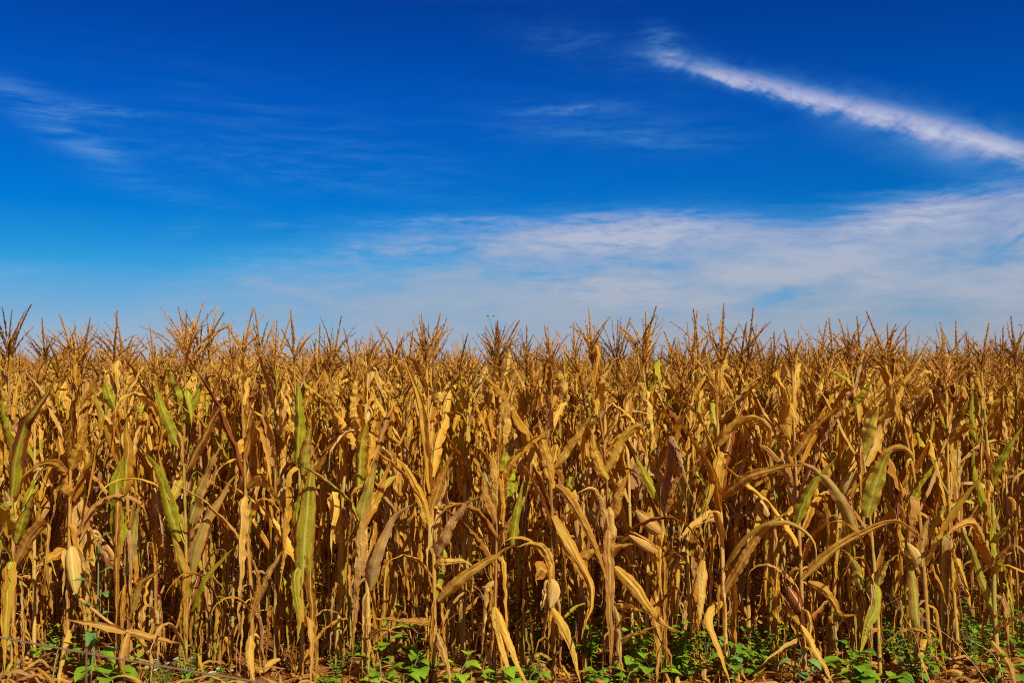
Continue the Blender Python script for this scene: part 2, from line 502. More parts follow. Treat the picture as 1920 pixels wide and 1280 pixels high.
def blade(geo, path, width, side0, tint, twist=0.0, curl0=1.2, curl=0.25, vfold=0.3, ruffle=0.15, crumple=0.004, n=22, m=7, wraps=True, blunt=False, mi=0, kink=False, pleat=0.10, torn=0.16):
    """one papery blade along a path: folded on the midrib, pleated lengthwise, ruffled torn margins, twisting, drawn out to a point"""
    P, L = resample_kinked(path, n) if kink else resample(path, n)
    t = np.linspace(0, 1, n)
    P = P + np.stack([smooth_rand(n, 2.5, crumple), smooth_rand(n, 2.5, crumple), smooth_rand(n, 2.5, crumple)], 1) * np.minimum(1, t * 4)[:, None]
    T = unit(np.gradient(P, axis=0))
    S = np.zeros_like(P)
    s = np.asarray(side0, float)
    for i in range(n):
        s = s - T[i] * np.dot(s, T[i])
        s = s / max(np.linalg.norm(s), 1e-6)
        S[i] = s
    N = np.cross(S, T)
    tw = twist * t ** 1.3 + smooth_rand(n, 1.2, 0.25)
    S, N = S * np.cos(tw)[:, None] + N * np.sin(tw)[:, None], N * np.cos(tw)[:, None] - S * np.sin(tw)[:, None]
    w = np.minimum(1.0, 0.55 + 2.6 * t) * (1 - t ** (1.6 if not blunt else 3.6)) ** (0.95 if not blunt else 0.85)
    w = w * (1 + smooth_rand(n, 3, 0.10))
    hw = np.maximum(width * 0.5 * w, 0.0008)
    a = np.linspace(-1, 1, m)
    cv = curl + (curl0 - curl) * np.exp(-t * 9.0) if wraps else np.full(n, curl)
    cv = np.maximum(cv + smooth_rand(n, 1.6, curl * 0.5), 0.02)
    ang = cv[:, None] * a[None]
    fold = vfold * (1 + smooth_rand(n, 1.5, 0.5))
    x = hw[:, None] * np.sin(ang) / cv[:, None]
    y = hw[:, None] * (1 - np.cos(ang)) / cv[:, None] + hw[:, None] * fold[:, None] * np.abs(a)[None]
    pl = rng.normal(0, 1, m)[None] * np.cos(t * rng.uniform(2, 5) + rng.uniform(0, 6))[:, None] + 0.6 * rng.normal(0, 1, m)[None]
    y = y + pl * hw[:, None] * pleat * (np.abs(a)[None] > 0.1)
    ph1, ph2 = rng.uniform(0, 6.28, 2)
    fr = L / rng.uniform(0.05, 0.11) * 6.28
    edge = np.abs(a) ** 2.0
    ru = np.where(a[None] < 0, np.sin(fr * t + ph1 + 1.2 * np.sin(t * 9))[:, None], np.sin(fr * 1.13 * t + ph2)[:, None]) * edge[None]
    y = y + ru * (ruffle * hw * np.minimum(1, t * 5))[:, None] + rng.normal(0, 1, (n, m)) * crumple * 0.22 * np.minimum(1, t * 5)[:, None]
    if torn > 0:
        bite = np.abs(rng.normal(0, torn * 0.55, (n, m))) + (rng.random((n, m)) < 0.06) * rng.uniform(0.1, 0.45, (n, m)) * (torn / 0.16)
        x = x * (1 - (np.abs(a)[None] > 0.95) * np.clip(bite, 0, 0.6))
    Q = P[:, None] + S[:, None] * x[..., None] + N[:, None] * y[..., None]
    uv = np.stack([np.broadcast_to(a[None] * 0.5 + 0.5, (n, m)), np.broadcast_to(t[:, None] * L, (n, m))], -1)
    geo.grid(Q, uv, tint, False, mi)


def leaf_path(h0, x0, y0, phi, kind, L, th0, n=16):
    """grow a midrib from the stalk: kind upright / arch / fold / hang"""
    th = th0
    ph = phi
    p = np.array([x0, y0, h0])
    out = [p.copy()]
    ds = L / n
    tf = rng.uniform(0.28, 0.6)
    done = False
    droop = {'up': rng.uniform(0.2, 0.8), 'arch': rng.uniform(1.9, 2.9), 'fold': rng.uniform(0.1, 0.5), 'hang': 0.3}[kind]
    for i in range(n):
        t = (i + 0.5) / n
        if kind == 'hang':
            if t < 0.16:
                th -= (th0 + rng.uniform(1.15, 1.5)) / (0.16 * n)
        elif kind == 'fold' and t > tf and not done:
            th = -rng.uniform(1.05, 1.5)
            done = True
            ph += rng.normal(0, 0.5)
        else:
            th -= droop * (2.2 * t if kind == 'arch' else 1.0) / n
        th = max(th, -1.52)
        ph += rng.normal(0, 0.07)
        p = p + ds * np.array([math.cos(th) * math.cos(ph), math.cos(th) * math.sin(ph), math.sin(th)])
        p[2] = max(p[2], 0.015 + 0.01 * rng.random())
        out.append(p.copy())
    return np.array(out)


def leaf_auto(geo, h0, x0, y0, phi, kind, L, width, tint, low=False, n=20, m=7, mi=0):
    th0 = {'up': rng.uniform(1.1, 1.42), 'arch': rng.uniform(1.0, 1.35), 'fold': rng.uniform(1.15, 1.47), 'hang': rng.uniform(0.2, 0.9)}[kind]
    P = leaf_path(h0, x0, y0, phi, kind, L, th0)
    side = np.array([-math.sin(phi), math.cos(phi), 0])
    shrivel = rng.random() < (0.7 if low else 0.3)
    green = tint[0] > 0.3
    blade(geo, P, width * (0.75 if shrivel else 1.0), side, tint, twist=rng.normal(0, 0.8), curl=rng.uniform(0.5, 1.2) if shrivel else rng.uniform(0.05, 0.35),
          vfold=rng.uniform(0.15, 0.8), ruffle=rng.uniform(0.12, 0.4), crumple=0.006, n=n, m=m, mi=mi, kink=True, pleat=0.05 if green else rng.uniform(0.08, 0.2), torn=0.08 if green else rng.uniform(0.1, 0.26))


def stalk_geo(geo, pts, r0, r1, tint, n=None, sides=8, sheath=True, mi=0):
    """cane with nodes every 15-20 cm and papery sheaths round the internodes"""
    H = np.linalg.norm(np.asarray(pts[-1]) - np.asarray(pts[0]))
    n = n or max(14, int(H / 0.035))
    P, L = resample(pts, n)
    t = np.linspace(0, 1, n)
    rad = r0 + (r1 - r0) * t ** 1.2
    step_ = rng.uniform(0.14, 0.19)
    ph = (t * L / step_) % 1.0
    rad = rad * (1 + 0.22 * np.exp(-((ph - 0.02) / 0.07) ** 2))
    if sheath:
        rad = rad + np.where((ph > 0.05) & (ph < 0.75) & (rng.random(n) < 0.9), 0.0022 + 0.002 * ph, 0.0)
    ti = np.tile(np.asarray(tint, float), (n * sides, 1))
    ti[:, 0] *= np.repeat(np.where(ph < 0.6, 0.4, 1.2), sides)
    tube(geo, P, rad, ti, sides, mi)
    return P


def tassel_geo(geo, base, axis, L, nb, tint, spik=True, spread=1.0, mi=0, lite=False):
    """plume: a stout central spike and arching side branches, all beset with spikelets"""
    axis = unit(np.asarray(axis, float))
    s = unit(np.cross(axis, [0.31, 0.9, 0.1]))
    q = np.cross(axis, s)
    bend = rng.normal(0, 0.10)
    bphi = rng.uniform(0, 6.28)

    def branch(p0, d0, L_, curve, thick, dens, out):
        n = 6 if lite else 9
        p, dd = p0.copy(), unit(d0)
        P = [p.copy()]
        for i in range(n):
            dd = unit(dd + curve / n)
            p = p + dd * L_ / n
            P.append(p.copy())
        P = np.array(P)
        tube(geo, P, np.linspace(thick, thick * 0.4, n + 1), tint, 3, mi)
        if not spik:
            return
        k = max(4, int(L_ * dens))
        tt = rng.uniform(0.10, 1.0, k)
        idx = tt * n
        i0 = np.minimum(idx.astype(int), n - 1)
        fr = (idx - i0)[:, None]
        C = P[i0] * (1 - fr) + P[i0 + 1] * fr
        D = unit(P[i0 + 1] - P[i0])
        rnd = unit(np.cross(D, rng.normal(0, 1, (k, 3))))
        dirs = unit(D * 1.0 + rnd * rng.uniform(0.2, 0.6, (k, 1)))
        wv = unit(np.cross(dirs, rng.normal(0, 1, (k, 3))))
        taper = (1.3 - 0.95 * tt)[:, None]
        l_ = rng.uniform(0.010, 0.016, (k, 1)) * out * taper ** 0.5
        ww = rng.uniform(0.0018, 0.0030, (k, 1)) * out * taper
        A = C + rnd * 0.001
        V = np.stack([A, A + dirs * l_ * 0.45 + wv * ww, A + dirs * l_, A + dirs * l_ * 0.45 - wv * ww], 1).reshape(-1, 3)
        F = np.arange(k * 4).reshape(k, 4)
        ti = np.tile(np.asarray(tint, float), (k * 4, 1))
        ti[:, 3] = np.clip(ti[:, 3] + np.repeat(rng.normal(0, 0.16, k), 4), 0, 1)
        geo.raw(V, F, np.zeros((k * 4, 2)), ti, mi)

    o_ = 2.0 if lite else 1.25
    dn = 110 if lite else 520
    cen = axis + (s * math.cos(bphi) + q * math.sin(bphi)) * bend
    branch(np.asarray(base, float), cen, L, (s * math.cos(bphi) + q * math.sin(bphi)) * bend * 2.5, 0.0032, dn * 2.2, o_ * 1.25)
    for i in range(nb):
        f0 = 0.04 + 0.40 * (i / nb) ** 1.1
        ph = i * 2.4 + rng.uniform(-0.5, 0.5)
        rad = s * math.cos(ph) + q * math.sin(ph)
        op = rng.uniform(0.22, 0.78) * spread
        d0 = axis * math.cos(op) + rad * math.sin(op)
        L_ = L * rng.uniform(0.55, 0.88) * (1 - 0.3 * i / nb)
        curve = rad * rng.uniform(-0.2, 0.85) * spread + np.array([0, 0, rng.uniform(-0.6, 0.25)]) + rng.normal(0, 0.2, 3)
        branch(np.asarray(base) + axis * L * f0, d0, L_, curve, 0.0016, dn, o_)


def ear_geo(geo, a, b, width, tint, open_=False, mi=0):
    """cob in its husk from butt a to tip b: ridged overlapping husks, a loose flap or two"""
    a, b = np.asarray(a, float), np.asarray(b, float)
    L = np.linalg.norm(b - a)
    T = (b - a) / L
    s = unit(np.cross(T, [0.2, 0.95, 0.1]))
    q = np.cross(T, s)
    n, k = 15, 16
    t = np.linspace(0, 1, n)
    prof = np.array([np.interp(x, [0, 0.05, 0.18, 0.4, 0.62, 0.82, 0.95, 1.0], [0.30, 0.55, 0.88, 1.0, 0.88, 0.52, 0.20, 0.06]) for x in t])
    ang = np.linspace(0, 2 * np.pi, k, endpoint=False)
    ph = rng.uniform(0, 6.28)
    lay = ((ang * 3 / (2 * np.pi) + ph) % 1.0)
    r = width / 2 * prof[:, None] * (1 + 0.13 * (lay[None] - 0.5) + 0.05 * np.sin(ang * 8 + ph)[None] + rng.normal(0, 0.02, (n, k)))
    mid = np.sin(t * 3.1)[:, None] * (s * rng.normal(0, 0.02) + q * rng.normal(0, 0.02))
    P = a + T * (t * L)[:, None] + mid
    Q = P[:, None] + r[..., None] * (np.cos(ang)[None, :, None] * s + np.sin(ang)[None, :, None] * q)
    uv = np.stack([np.broadcast_to(lay[None], (n, k)), np.broadcast_to((t * L)[:, None], (n, k))], -1)
    geo.grid(Q, uv, tint, True, mi)
    for j in range(3 if open_ else 2):                       # loose husk flaps
        pa_ = rng.uniform(0, 6.28)
        rad = s * math.cos(pa_) + q * math.sin(pa_)
        p0 = a + T * L * 0.05 + rad * width * 0.36
        p1 = a + T * L * 0.45 + rad * width * 0.52
        p2 = a + T * L * rng.uniform(0.85, 1.1) + rad * width * (0.8 if open_ else 0.42)
        blade(geo, [p0, p1, p2], width * 0.8, np.cross(T, rad), tint, curl=0.75, vfold=0.05, ruffle=0.06, n=12, m=5, wraps=False, mi=mi)


def silk_geo(geo, b, T, tint, mi=0):
    for i in range(9):
        d_ = unit(np.asarray(T) + rng.normal(0, 0.45, 3))
        e = np.asarray(b) + d_ * rng.uniform(0.02, 0.045) + np.array([0, 0, -0.012])
        tube(geo, [np.asarray(b) - np.asarray(T) * 0.012, np.asarray(b) + d_ * 0.014, e], [0.0024, 0.002, 0.0008], tint, 3, mi)


# ------------------------------------------------------------------ ground
xs = np.concatenate([[-900, -400, -160, -60, -30, -16], np.linspace(-10, 10, 161), [16, 30, 60, 160, 400, 900]])
ys = np.concatenate([[-300, -80, -20, -6, 0, 2], np.linspace(3.4, 13, 97), [16, 22, 34, 60, 120, 260, 500, 900]])
GX, GY = np.meshgrid(xs, ys)


def ground_z(x, y):
    z = 0.022 * np.sin(x * 3.1 + 1.3 * np.sin(y * 2.2)) * np.sin(y * 2.7 + 0.8 * np.sin(x * 1.7)) + 0.012 * np.sin(x * 9.3 + y * 4.1) * np.sin(y * 8.1 - x * 3.3)
    fade = np.clip((11.5 - np.abs(x)) / 3, 0, 1) * np.clip((14 - y) / 2, 0, 1) * np.clip((y - 2.2) / 1.5, 0, 1)
    return z * fade


GZ = ground_z(GX, GY) + rng.normal(0, 0.007, GX.shape) * (np.abs(GX) < 9.5) * (GY > 3.5) * (GY < 12.5)
geo = Geo()
geo.grid(np.stack([GX, GY, GZ], -1), np.stack([GX, GY], -1), (0, 0, 0, 0.5))
tag(put("ground", geo, M_SOIL), "bare red soil under the corn", "ground", kind="structure")


# ------------------------------------------------------------------ corn plants
def tn(gr=0.0, rd=0.0, pa=0.0, seed=None):
    return np.array([gr, rd, pa, rng.random() if seed is None else seed])


def dry_tint(h, green=0.06):
    """colour of an ordinary dead blade at height h"""
    gold = 0.30 + 0.20 * h
    sd = float(np.clip(rng.normal(gold, 0.25), 0.02, 0.98))
    gr = rng.uniform(0.3, 0.85) if rng.random() < green * (1.3 if h < 1.5 else 0.5) else 0.0
    rd = rng.uniform(0.3, 0.8) if rng.random() < 0.10 else 0.0
    pa = rng.uniform(0.25, 0.85) if rng.random() < (0.36 if h < 1.2 else 0.18) else 0.0
    return np.array([gr, rd, pa, sd])


def on_path(P, h):
    i = int(np.clip(np.searchsorted(P[:, 2], h), 1, len(P) - 1))
    a, b = P[i - 1], P[i]
    f = np.clip((h - a[2]) / max(b[2] - a[2], 1e-6), 0, 1)
    return a * (1 - f) + b * f


def plan_leaves(top, green, n_up=4, n_mid=4, n_low=4, phi0=None):
    """heights, directions, habits and sizes of the blades of one plant"""
    phi0 = rng.uniform(0, 6.28) if phi0 is None else phi0
    out = []
    hs = np.concatenate([np.linspace(0.10, 0.66, n_low), np.linspace(0.72, 1.28, n_mid), np.linspace(1.36, top - 0.10, n_up)])
    for i, h in enumerate(hs):
        h = h + rng.normal(0, 0.03)
        phi = phi0 + math.pi * i + rng.normal(0, 0.55)
        if h < 0.68:
            kind = rng.choice(['hang', 'hang', 'hang', 'arch', 'fold'])
            L, w = rng.uniform(0.36, 0.75), rng.uniform(0.024, 0.062)
        elif h < 1.32:
            kind = rng.choice(['hang', 'fold', 'hang', 'arch', 'up', 'fold', 'up'])
            L, w = rng.uniform(0.50, 0.98), rng.uniform(0.044, 0.098)
        else:
            kind = rng.choice(['fold', 'fold', 'fold', 'up', 'arch', 'hang'])
            L, w = rng.uniform(0.32, 0.60), rng.uniform(0.036, 0.080)
        if kind in ('up', 'fold') and h > 1.32:
            L = min(L, (1.97 - h) * (1.15 if kind == 'up' else 2.2) + 0.06)
        L = max(L, 0.2)
        out.append((h, phi, kind, L, w, dry_tint(h, green)))
    return out


def make_plant(base, top_pt, tip, row, leaves_extra=(), ears=None, auto=None, stalk_pts=None, stalk_tint=None, green=0.06, tassel_seed=None, nb=None, lean=None):
    base = np.asarray(base, float)
    root = empty("corn_plant", base)
    st = Geo()
    r0 = rng.uniform(0.0105, 0.0145)
    top_pt = np.asarray(top_pt, float)
    if stalk_pts is None:
        mid = (base + top_pt) / 2 + np.array([rng.normal(0, 0.02), rng.normal(0, 0.02), 0])
        stalk_pts = [base - np.array([0, 0, 0.05]), mid, top_pt]
    stint = tn(rng.choice([0.0, 0.25, 0.6]), rng.choice([0.0, 0.0, 0.6]), 0.0) if stalk_tint is None else stalk_tint
    P = stalk_geo(st, stalk_pts, r0, 0.0045, stint, sides=8 if row < 3 else 6)
    put("stalk", st, M_STALK, root, base)
    for (h, phi, kind, L, w, tint) in (auto if auto is not None else plan_leaves(top_pt[2], green)):
        c = on_path(P, h)
        q = Geo()
        leaf_auto(q, c[2], c[0], c[1], phi, kind, L, w, tint, h < 0.7, n=24 if row < 3 else 15, m=7 if row < 3 else 5)
        put("leaf", q, M_LEAF, root, base, tint[0] > 0.3)
    for (pth, w, side, tint, kw) in leaves_extra:
        q = Geo()
        blade(q, pth, w, side, tint, **kw)
        lf = put("leaf", q, M_LEAF, root, base, tint[0] > 0.3)
        if tint[0] > 0.5:
            lf['label'] = "leaf still green along its midrib"
        elif tint[1] > 0.6:
            lf['label'] = "dark red withered leaf"
    q = Geo()
    ax = np.asarray(tip, float) - top_pt
    if row > 1 and rng.random() < 0.15:
        ax = ax + np.array([rng.normal(0, 0.22), rng.normal(0, 0.12), -0.10])
    L = np.linalg.norm(ax)
    tassel_geo(q, top_pt - unit(ax) * 0.02, ax, L, (nb + 1 if nb else int(rng.integers(9, 17))), tn(seed=float(np.clip(rng.normal(0.56, 0.25), 0.03, 0.97)) if tassel_seed is None else tassel_seed),
               spread=rng.uniform(0.75, 1.2))
    put("tassel", q, M_TASSEL, root, base)
    if ears is None and row < 5 and rng.random() < 0.6:
        h = rng.uniform(0.78, 1.12)
        c = on_path(P, h)
        phi = rng.uniform(0, 6.28)
        hang = rng.random() < 0.4
        d_ = unit(np.array([math.cos(phi) * 0.55, math.sin(phi) * 0.55, -1.0 if hang else 0.9]))
        a = c + np.array([math.cos(phi), math.sin(phi), 0]) * 0.03
        ears = [(a, a + d_ * rng.uniform(0.19, 0.25), rng.uniform(0.05, 0.062), tn(0.0, rng.choice([0, 0, 0.5]), 0.2))]
    for (a, b, w, tint) in ears or ():
        q = Geo()
        ear_geo(q, a, b, w, tint, open_=w > 0.07)
        e = put("ear", q, M_HUSK, root, base)
        q = Geo()
        silk_geo(q, b, unit(np.asarray(b) - np.asarray(a)), tn())
        put("silk", q, M_SILK, e)
        e.children[0].data.transform(__import__('mathutils').Matrix.Translation(-Vector(base)))
    return root


Y0 = 6.17


def gx(px, Y=Y0):
    return (px - 960.0) / F_PX * Y


HEROES = []          # (photo x of the base, short name used by neighbours' labels)


def hero(name, label, stalk, tip, leaves, ears=(), Y=Y0, g=0.0, r=0.0, p=0.0, n=(6, 7, 10), green=0.05, tseed=None, nb=None):
    """front plant read off the photo. stalk: pixels from the foot up to the tassel; leaves: (pixels, width in px, green, red, pale, reach towards the viewer, options)"""
    fx = stalk[0][0]
    Y = Y - 0.13 * float(np.clip((fx - 480) / 250.0, 0, 1))
    base = np.array([gx(fx, Y), Y, 0.0])
    base[2] = float(ground_z(base[0], base[1]))
    pts = [base - np.array([0, 0, 0.05])] + [W(a, b, Y) for a, b in stalk[1:]]
    tipw = W(*tip, Y)
    kpx = Y / F_PX
    ex = []
    for lf in leaves:
        pp, w, lg, lr, lp, reach = lf[:6]
        w = w * (1.0 if pp[0][1] < 1130 else 0.72)
        kw = dict(curl=0.22, vfold=rng.uniform(0.15, 0.4), ruffle=rng.uniform(0.10, 0.2), crumple=0.004, n=30, pleat=rng.uniform(0.05, 0.14), torn=0.06 if lg > 0.3 else 0.14, twist=rng.normal(0, 0.25), wraps=True)
        kw.update(lf[6] if len(lf) > 6 else {})
        tilt = kw.pop('tilt', rng.uniform(-0.5, 0.5))
        k = len(pp)
        path = [W(a, b, Y - 0.012 - reach * (i / (k - 1)) ** 0.8) for i, (a, b) in enumerate(pp)]
        T0 = unit(path[1] - path[0])
        side = unit(np.cross(T0, [0, 1.0, 0]))
        side = side * math.cos(tilt) + np.array([0, 1.0, 0]) * math.sin(tilt)
        sd = kw.pop('seed', float(rng.uniform(0.25, 0.8)))
        ex.append((path, w * kpx, side, tn(lg, lr, lp, sd), kw))
    er = []
    for (a, b, w, tint) in ears:
        er.append((W(*a, Y - 0.05), W(*b, Y - 0.10), w * kpx, tint))
    root = make_plant(base, pts[-1], tipw, 0, ex, er, plan_leaves(pts[-1][2], green, *n), pts, tn(g, r, p), tassel_seed=tseed, nb=nb)
    tag(root, label, "corn plant", "front row corn plants")
    HEROES.append((fx, name))
    return root


UP = dict(blunt=True)
hero("the red-leaved plant", "corn plant at the left edge with a long dark red leaf", [(30, 1262), (26, 1100), (23, 930), (16, 690)], (8, 556),
     [([(22, 931), (32, 850), (44, 802), (60, 779), (104, 712)], 36, 0.55, 0.9, 0, 0.25, dict(seed=0.3)), ([(30, 1018), (51, 951), (70, 917)], 26, 0.6, 0.6, 0, 0.15),
      ([(20, 850), (8, 800), (2, 740)], 26, 0.9, 0, 0, 0.1), ([(28, 1060), (60, 1000), (90, 985), (80, 1090)], 28, 0, 0, 0.2, 0.2), ([(26, 1000), (14, 960), (6, 930)], 26, 0.8, 0, 0.3, 0.1)],
     g=0.3, r=0.6, tseed=0.1, nb=14, green=0.4)
hero("the hanging yellow ear", "corn plant with a fat yellow ear hanging down its stalk", [(128, 1262), (129, 1110), (132, 900), (140, 692)], (135, 580),
     [([(124, 887), (94, 868), (60, 880), (40, 897)], 24, 0, 0, 0.1, 0.2), ([(124, 1030), (95, 1045), (64, 1066)], 22, 0, 0, 0, 0.15), ([(132, 930), (112, 915), (100, 960)], 30, 0, 0, 0.1, 0.15),
      ([(128, 1180), (120, 1205), (112, 1255), (105, 1300)], 30, 0, 0, 0.1, 0.25), ([(133, 880), (150, 830), (165, 770)], 26, 0.15, 0, 0, 0.1)],
     [((134, 1024), (142, 1118), 30, tn(0.25, 0, 0, 0.75))], g=0.1, tseed=0.55)
hero("the pink husked ear", "corn plant with a pinkish ear pointing up left", [(243, 1275), (240, 1160), (234, 1040), (228, 870), (214, 694)], (212, 578),
     [([(227, 1038), (219, 934), (225, 880), (232, 850)], 32, 0.95, 0, 0, 0.12, UP), ([(240, 1078), (255, 968), (270, 936)], 24, 0.7, 0, 0.5, 0.12), ([(217, 769), (206, 740), (197, 714)], 24, 1.0, 0, 0, 0.06, UP),
      ([(213, 850), (188, 779), (175, 726)], 22, 0.6, 0.1, 0, 0.1), ([(242, 1160), (262, 1100), (292, 1072), (306, 1068)], 24, 0.35, 0, 0.2, 0.2), ([(230, 930), (240, 850), (236, 780)], 30, 0.35, 0, 0, 0.1),
      ([(242, 1185), (262, 1200), (282, 1235), (282, 1290)], 22, 0, 0, 0.2, 0.25)],
     [((224, 1066), (184, 1002), 24, tn(0, 0.55, 0, 0.7))], g=0.2, r=0.7, tseed=0.3)
hero("the splayed green plant", "tall corn plant with green leaves splayed both ways like a V", [(352, 1258), (350, 1120), (348, 985), (345, 850), (348, 700)], (352, 551),
     [([(336, 1015), (312, 934), (292, 873), (262, 845)], 34, 0.85, 0.5, 0, 0.2), ([(356, 980), (373, 917), (395, 868), (416, 830)], 36, 0.55, 0.1, 0.55, 0.15),
      ([(336, 838), (309, 779), (289, 715)], 26, 0.9, 0, 0, 0.15), ([(338, 797), (366, 748), (386, 698)], 20, 1.0, 0, 0, 0.08), ([(348, 885), (383, 816), (423, 740)], 26, 0.25, 0.7, 0, 0.15),
      ([(336, 750), (322, 715), (309, 681)], 18, 0.9, 0, 0, 0.06), ([(358, 1077), (373, 1008), (423, 917), (447, 885)], 26, 0.5, 0, 0.5, 0.15), ([(358, 1145), (380, 1092), (423, 1041), (445, 1022)], 20, 0.9, 0.2, 0, 0.2),
      ([(351, 1120), (336, 1040), (322, 1000)], 30, 0.55, 0.3, 0.1, 0.1), ([(340, 900), (318, 930), (296, 860)], 22, 0.4, 0.2, 0.1, 0.1), ([(362, 1260), (372, 1225), (382, 1275)], 18, 0.5, 0, 0, 0.2),
      ([(346, 1020), (320, 960), (306, 890), (296, 840)], 24, 0.3, 0.3, 0, 0.05)],
     g=0.75, tseed=0.55, n=(5, 4, 7), nb=15)
hero("the drooping pink leaf", "dry corn plant with a broad pinkish leaf rising to the right", [(476, 1258), (472, 1130), (464, 1000), (458, 850), (452, 695)], (458, 570),
     [([(477, 1134), (497, 1085), (537, 1022)], 27, 0, 0.45, 0.35, 0.15), ([(464, 915), (490, 905), (530, 960), (552, 1015)], 27, 0, 0.1, 0.1, 0.2), ([(458, 1015), (464, 980), (470, 930)], 20, 0.7, 0.8, 0, 0.05),
      ([(468, 1165), (484, 1090), (470, 1040)], 24, 0, 0, 0.2, 0.15), ([(470, 1190), (468, 1230), (478, 1290)], 30, 0, 0, 0.2, 0.2), ([(460, 860), (480, 800), (500, 860), (510, 920)], 26, 0, 0, 0.1, 0.2)],
     r=0.3, tseed=0.6)
hero("the long upright green leaf", "corn plant with one long upright yellow-green leaf facing the field edge", [(569, 1265), (567, 1100), (562, 900), (552, 692)], (547, 576),
     [([(566, 1101), (570, 1040), (576, 950), (586, 862)], 36, 0.80, 0.35, 0.1, 0.10, dict(blunt=True, tilt=0.0, twist=0.0, seed=0.55)), ([(558, 878), (561, 785), (557, 712)], 22, 1.0, 0, 0, 0.06, dict(blunt=True, tilt=0.2)),
      ([(568, 890), (576, 840), (584, 792)], 26, 0.45, 0, 0.2, 0.1), ([(560, 1015), (556, 960), (566, 900)], 26, 0.6, 0.1, 0, 0.05), ([(571, 1170), (580, 1160), (584, 1230), (580, 1300)], 24, 0.2, 0, 0.3, 0.25),
      ([(568, 1050), (552, 1080), (560, 1160), (556, 1210)], 22, 0.7, 0, 0, 0.1)], g=0.3, r=0.5, tseed=0.45, n=(5, 5, 7))
hero("the grey-green arching leaf", "corn plant with a pale grey-green leaf arching to the right", [(690, 1285), (690, 1150), (686, 1020), (682, 860), (690, 700)], (700, 610),
     [([(672, 1003), (688, 925), (710, 848)], 30, 0.65, 0, 0.3, 0.12, dict(tilt=0.1)), ([(695, 1107), (704, 1052), (737, 974), (778, 942)], 27, 0.4, 0, 0.95, 0.2), ([(672, 922), (677, 836), (690, 793)], 30, 0.55, 0, 0, 0.08, UP),
      ([(667, 814), (665, 752), (670, 703)], 18, 0.2, 0, 0, 0.05, dict(blunt=True, seed=0.9)), ([(684, 1080), (678, 1000), (694, 940)], 30, 0.3, 0, 0.5, 0.1), ([(690, 1195), (700, 1186), (720, 1180), (764, 1190)], 18, 0, 0, 0.4, 0.2),
      ([(686, 960), (720, 910), (756, 880)], 24, 0.5, 0, 0.1, -0.1)], g=0.2, tseed=0.55)
hero("the long bent tan leaf", "dry tan corn plant with one straight leaf reaching up right, another held level", [(815, 1290), (815, 1150), (812, 1000), (806, 850), (800, 692)], (800, 580),
     [([(821, 1127), (868, 1082), (936, 1038), (969, 1016)], 25, 0, 0, 0.1, 0.25), ([(815, 1168), (757, 1164), (690, 1156)], 22, 0, 0, 0.15, 0.2), ([(822, 1043), (841, 994), (875, 947), (904, 928)], 26, 0, 0, 0.85, 0.2),
      ([(812, 1000), (790, 930), (756, 870), (736, 866)], 28, 0, 0.1, 0, 0.15), ([(814, 1060), (826, 1054), (870, 1052), (890, 1064)], 18, 0, 0, 0.2, 0.1), ([(818, 1185), (834, 1230), (848, 1300)], 24, 0, 0, 0.5, 0.3),
      ([(808, 960), (830, 890), (850, 845)], 26, 0, 0.2, 0.1, 0.1)], tseed=0.5, r=0.3)
hero("the dark green hanging leaf", "corn plant with a dark green leaf among tan ones", [(926, 1285), (928, 1150), (932, 1000), (934, 850), (928, 692)], (925, 588),
     [([(932, 966), (930, 900), (918, 848)], 30, 0.15, 0, 0.2, 0.08, dict(tilt=0.1)), ([(952, 930), (950, 885), (948, 846)], 34, 1.0, 0, 0, 0.0, UP), ([(962, 1022), (970, 960), (982, 898)], 22, 1.0, 0, 0, 0.1), ([(932, 737), (929, 689), (940, 690)], 24, 0, 0, 0.1, 0.12, dict(seed=0.9)),
      ([(938, 838), (950, 769), (962, 730)], 30, 0, 0, 0.2, 0.1, dict(seed=0.95, blunt=True)), ([(928, 1137), (950, 1190), (975, 1255), (1000, 1300)], 26, 0, 0, 0.1, 0.3), ([(926, 1137), (942, 1210), (962, 1290)], 28, 0, 0, 0.1, 0.25, dict(seed=0.8)),
      ([(935, 1020), (950, 990), (962, 960)], 18, 0.2, 0, 0.2, 0.1), ([(931, 980), (912, 930), (905, 890), (890, 880)], 24, 0, 0.3, 0.2, 0.1)], r=0.6, tseed=0.45, nb=15)
hero("the capped pale ear", "golden corn plant whose pale ear sits under a bent tan leaf cap", [(1038, 1285), (1037, 1150), (1036, 990), (1030, 850), (1036, 694)], (1020, 605),
     [([(1036, 968), (1073, 1038), (1107, 1109), (1090, 1199)], 30, 0, 0, 0.1, 0.3), ([(1040, 910), (1060, 925), (1090, 974), (1117, 1028), (1140, 1092)], 24, 0, 0, 0.1, 0.25), ([(1036, 1139), (1067, 1199), (1090, 1285)], 28, 0, 0, 0.05, 0.3, dict(seed=0.8)),
      ([(1030, 1078), (1014, 1066), (1008, 1075), (1006, 1098)], 40, 0, 0, 0.1, 0.14), ([(1036, 905), (1020, 836), (1009, 777)], 26, 0, 0.1, 0.1, 0.1), ([(1040, 875), (1087, 809), (1117, 766)], 20, 0, 0, 0.1, 0.15, dict(seed=0.8)),
      ([(1057, 737), (1056, 700), (1058, 680), (1080, 684)], 26, 0, 0, 0.1, 0.12, dict(seed=0.95)), ([(1036, 1070), (1020, 1030), (1000, 1020), (968, 1024)], 20, 0, 0, 0.2, 0.1)],
     [((1036, 1085), (1031, 1140), 25, tn(0, 0, 0.1, 0.85))], g=0.1, tseed=0.5)
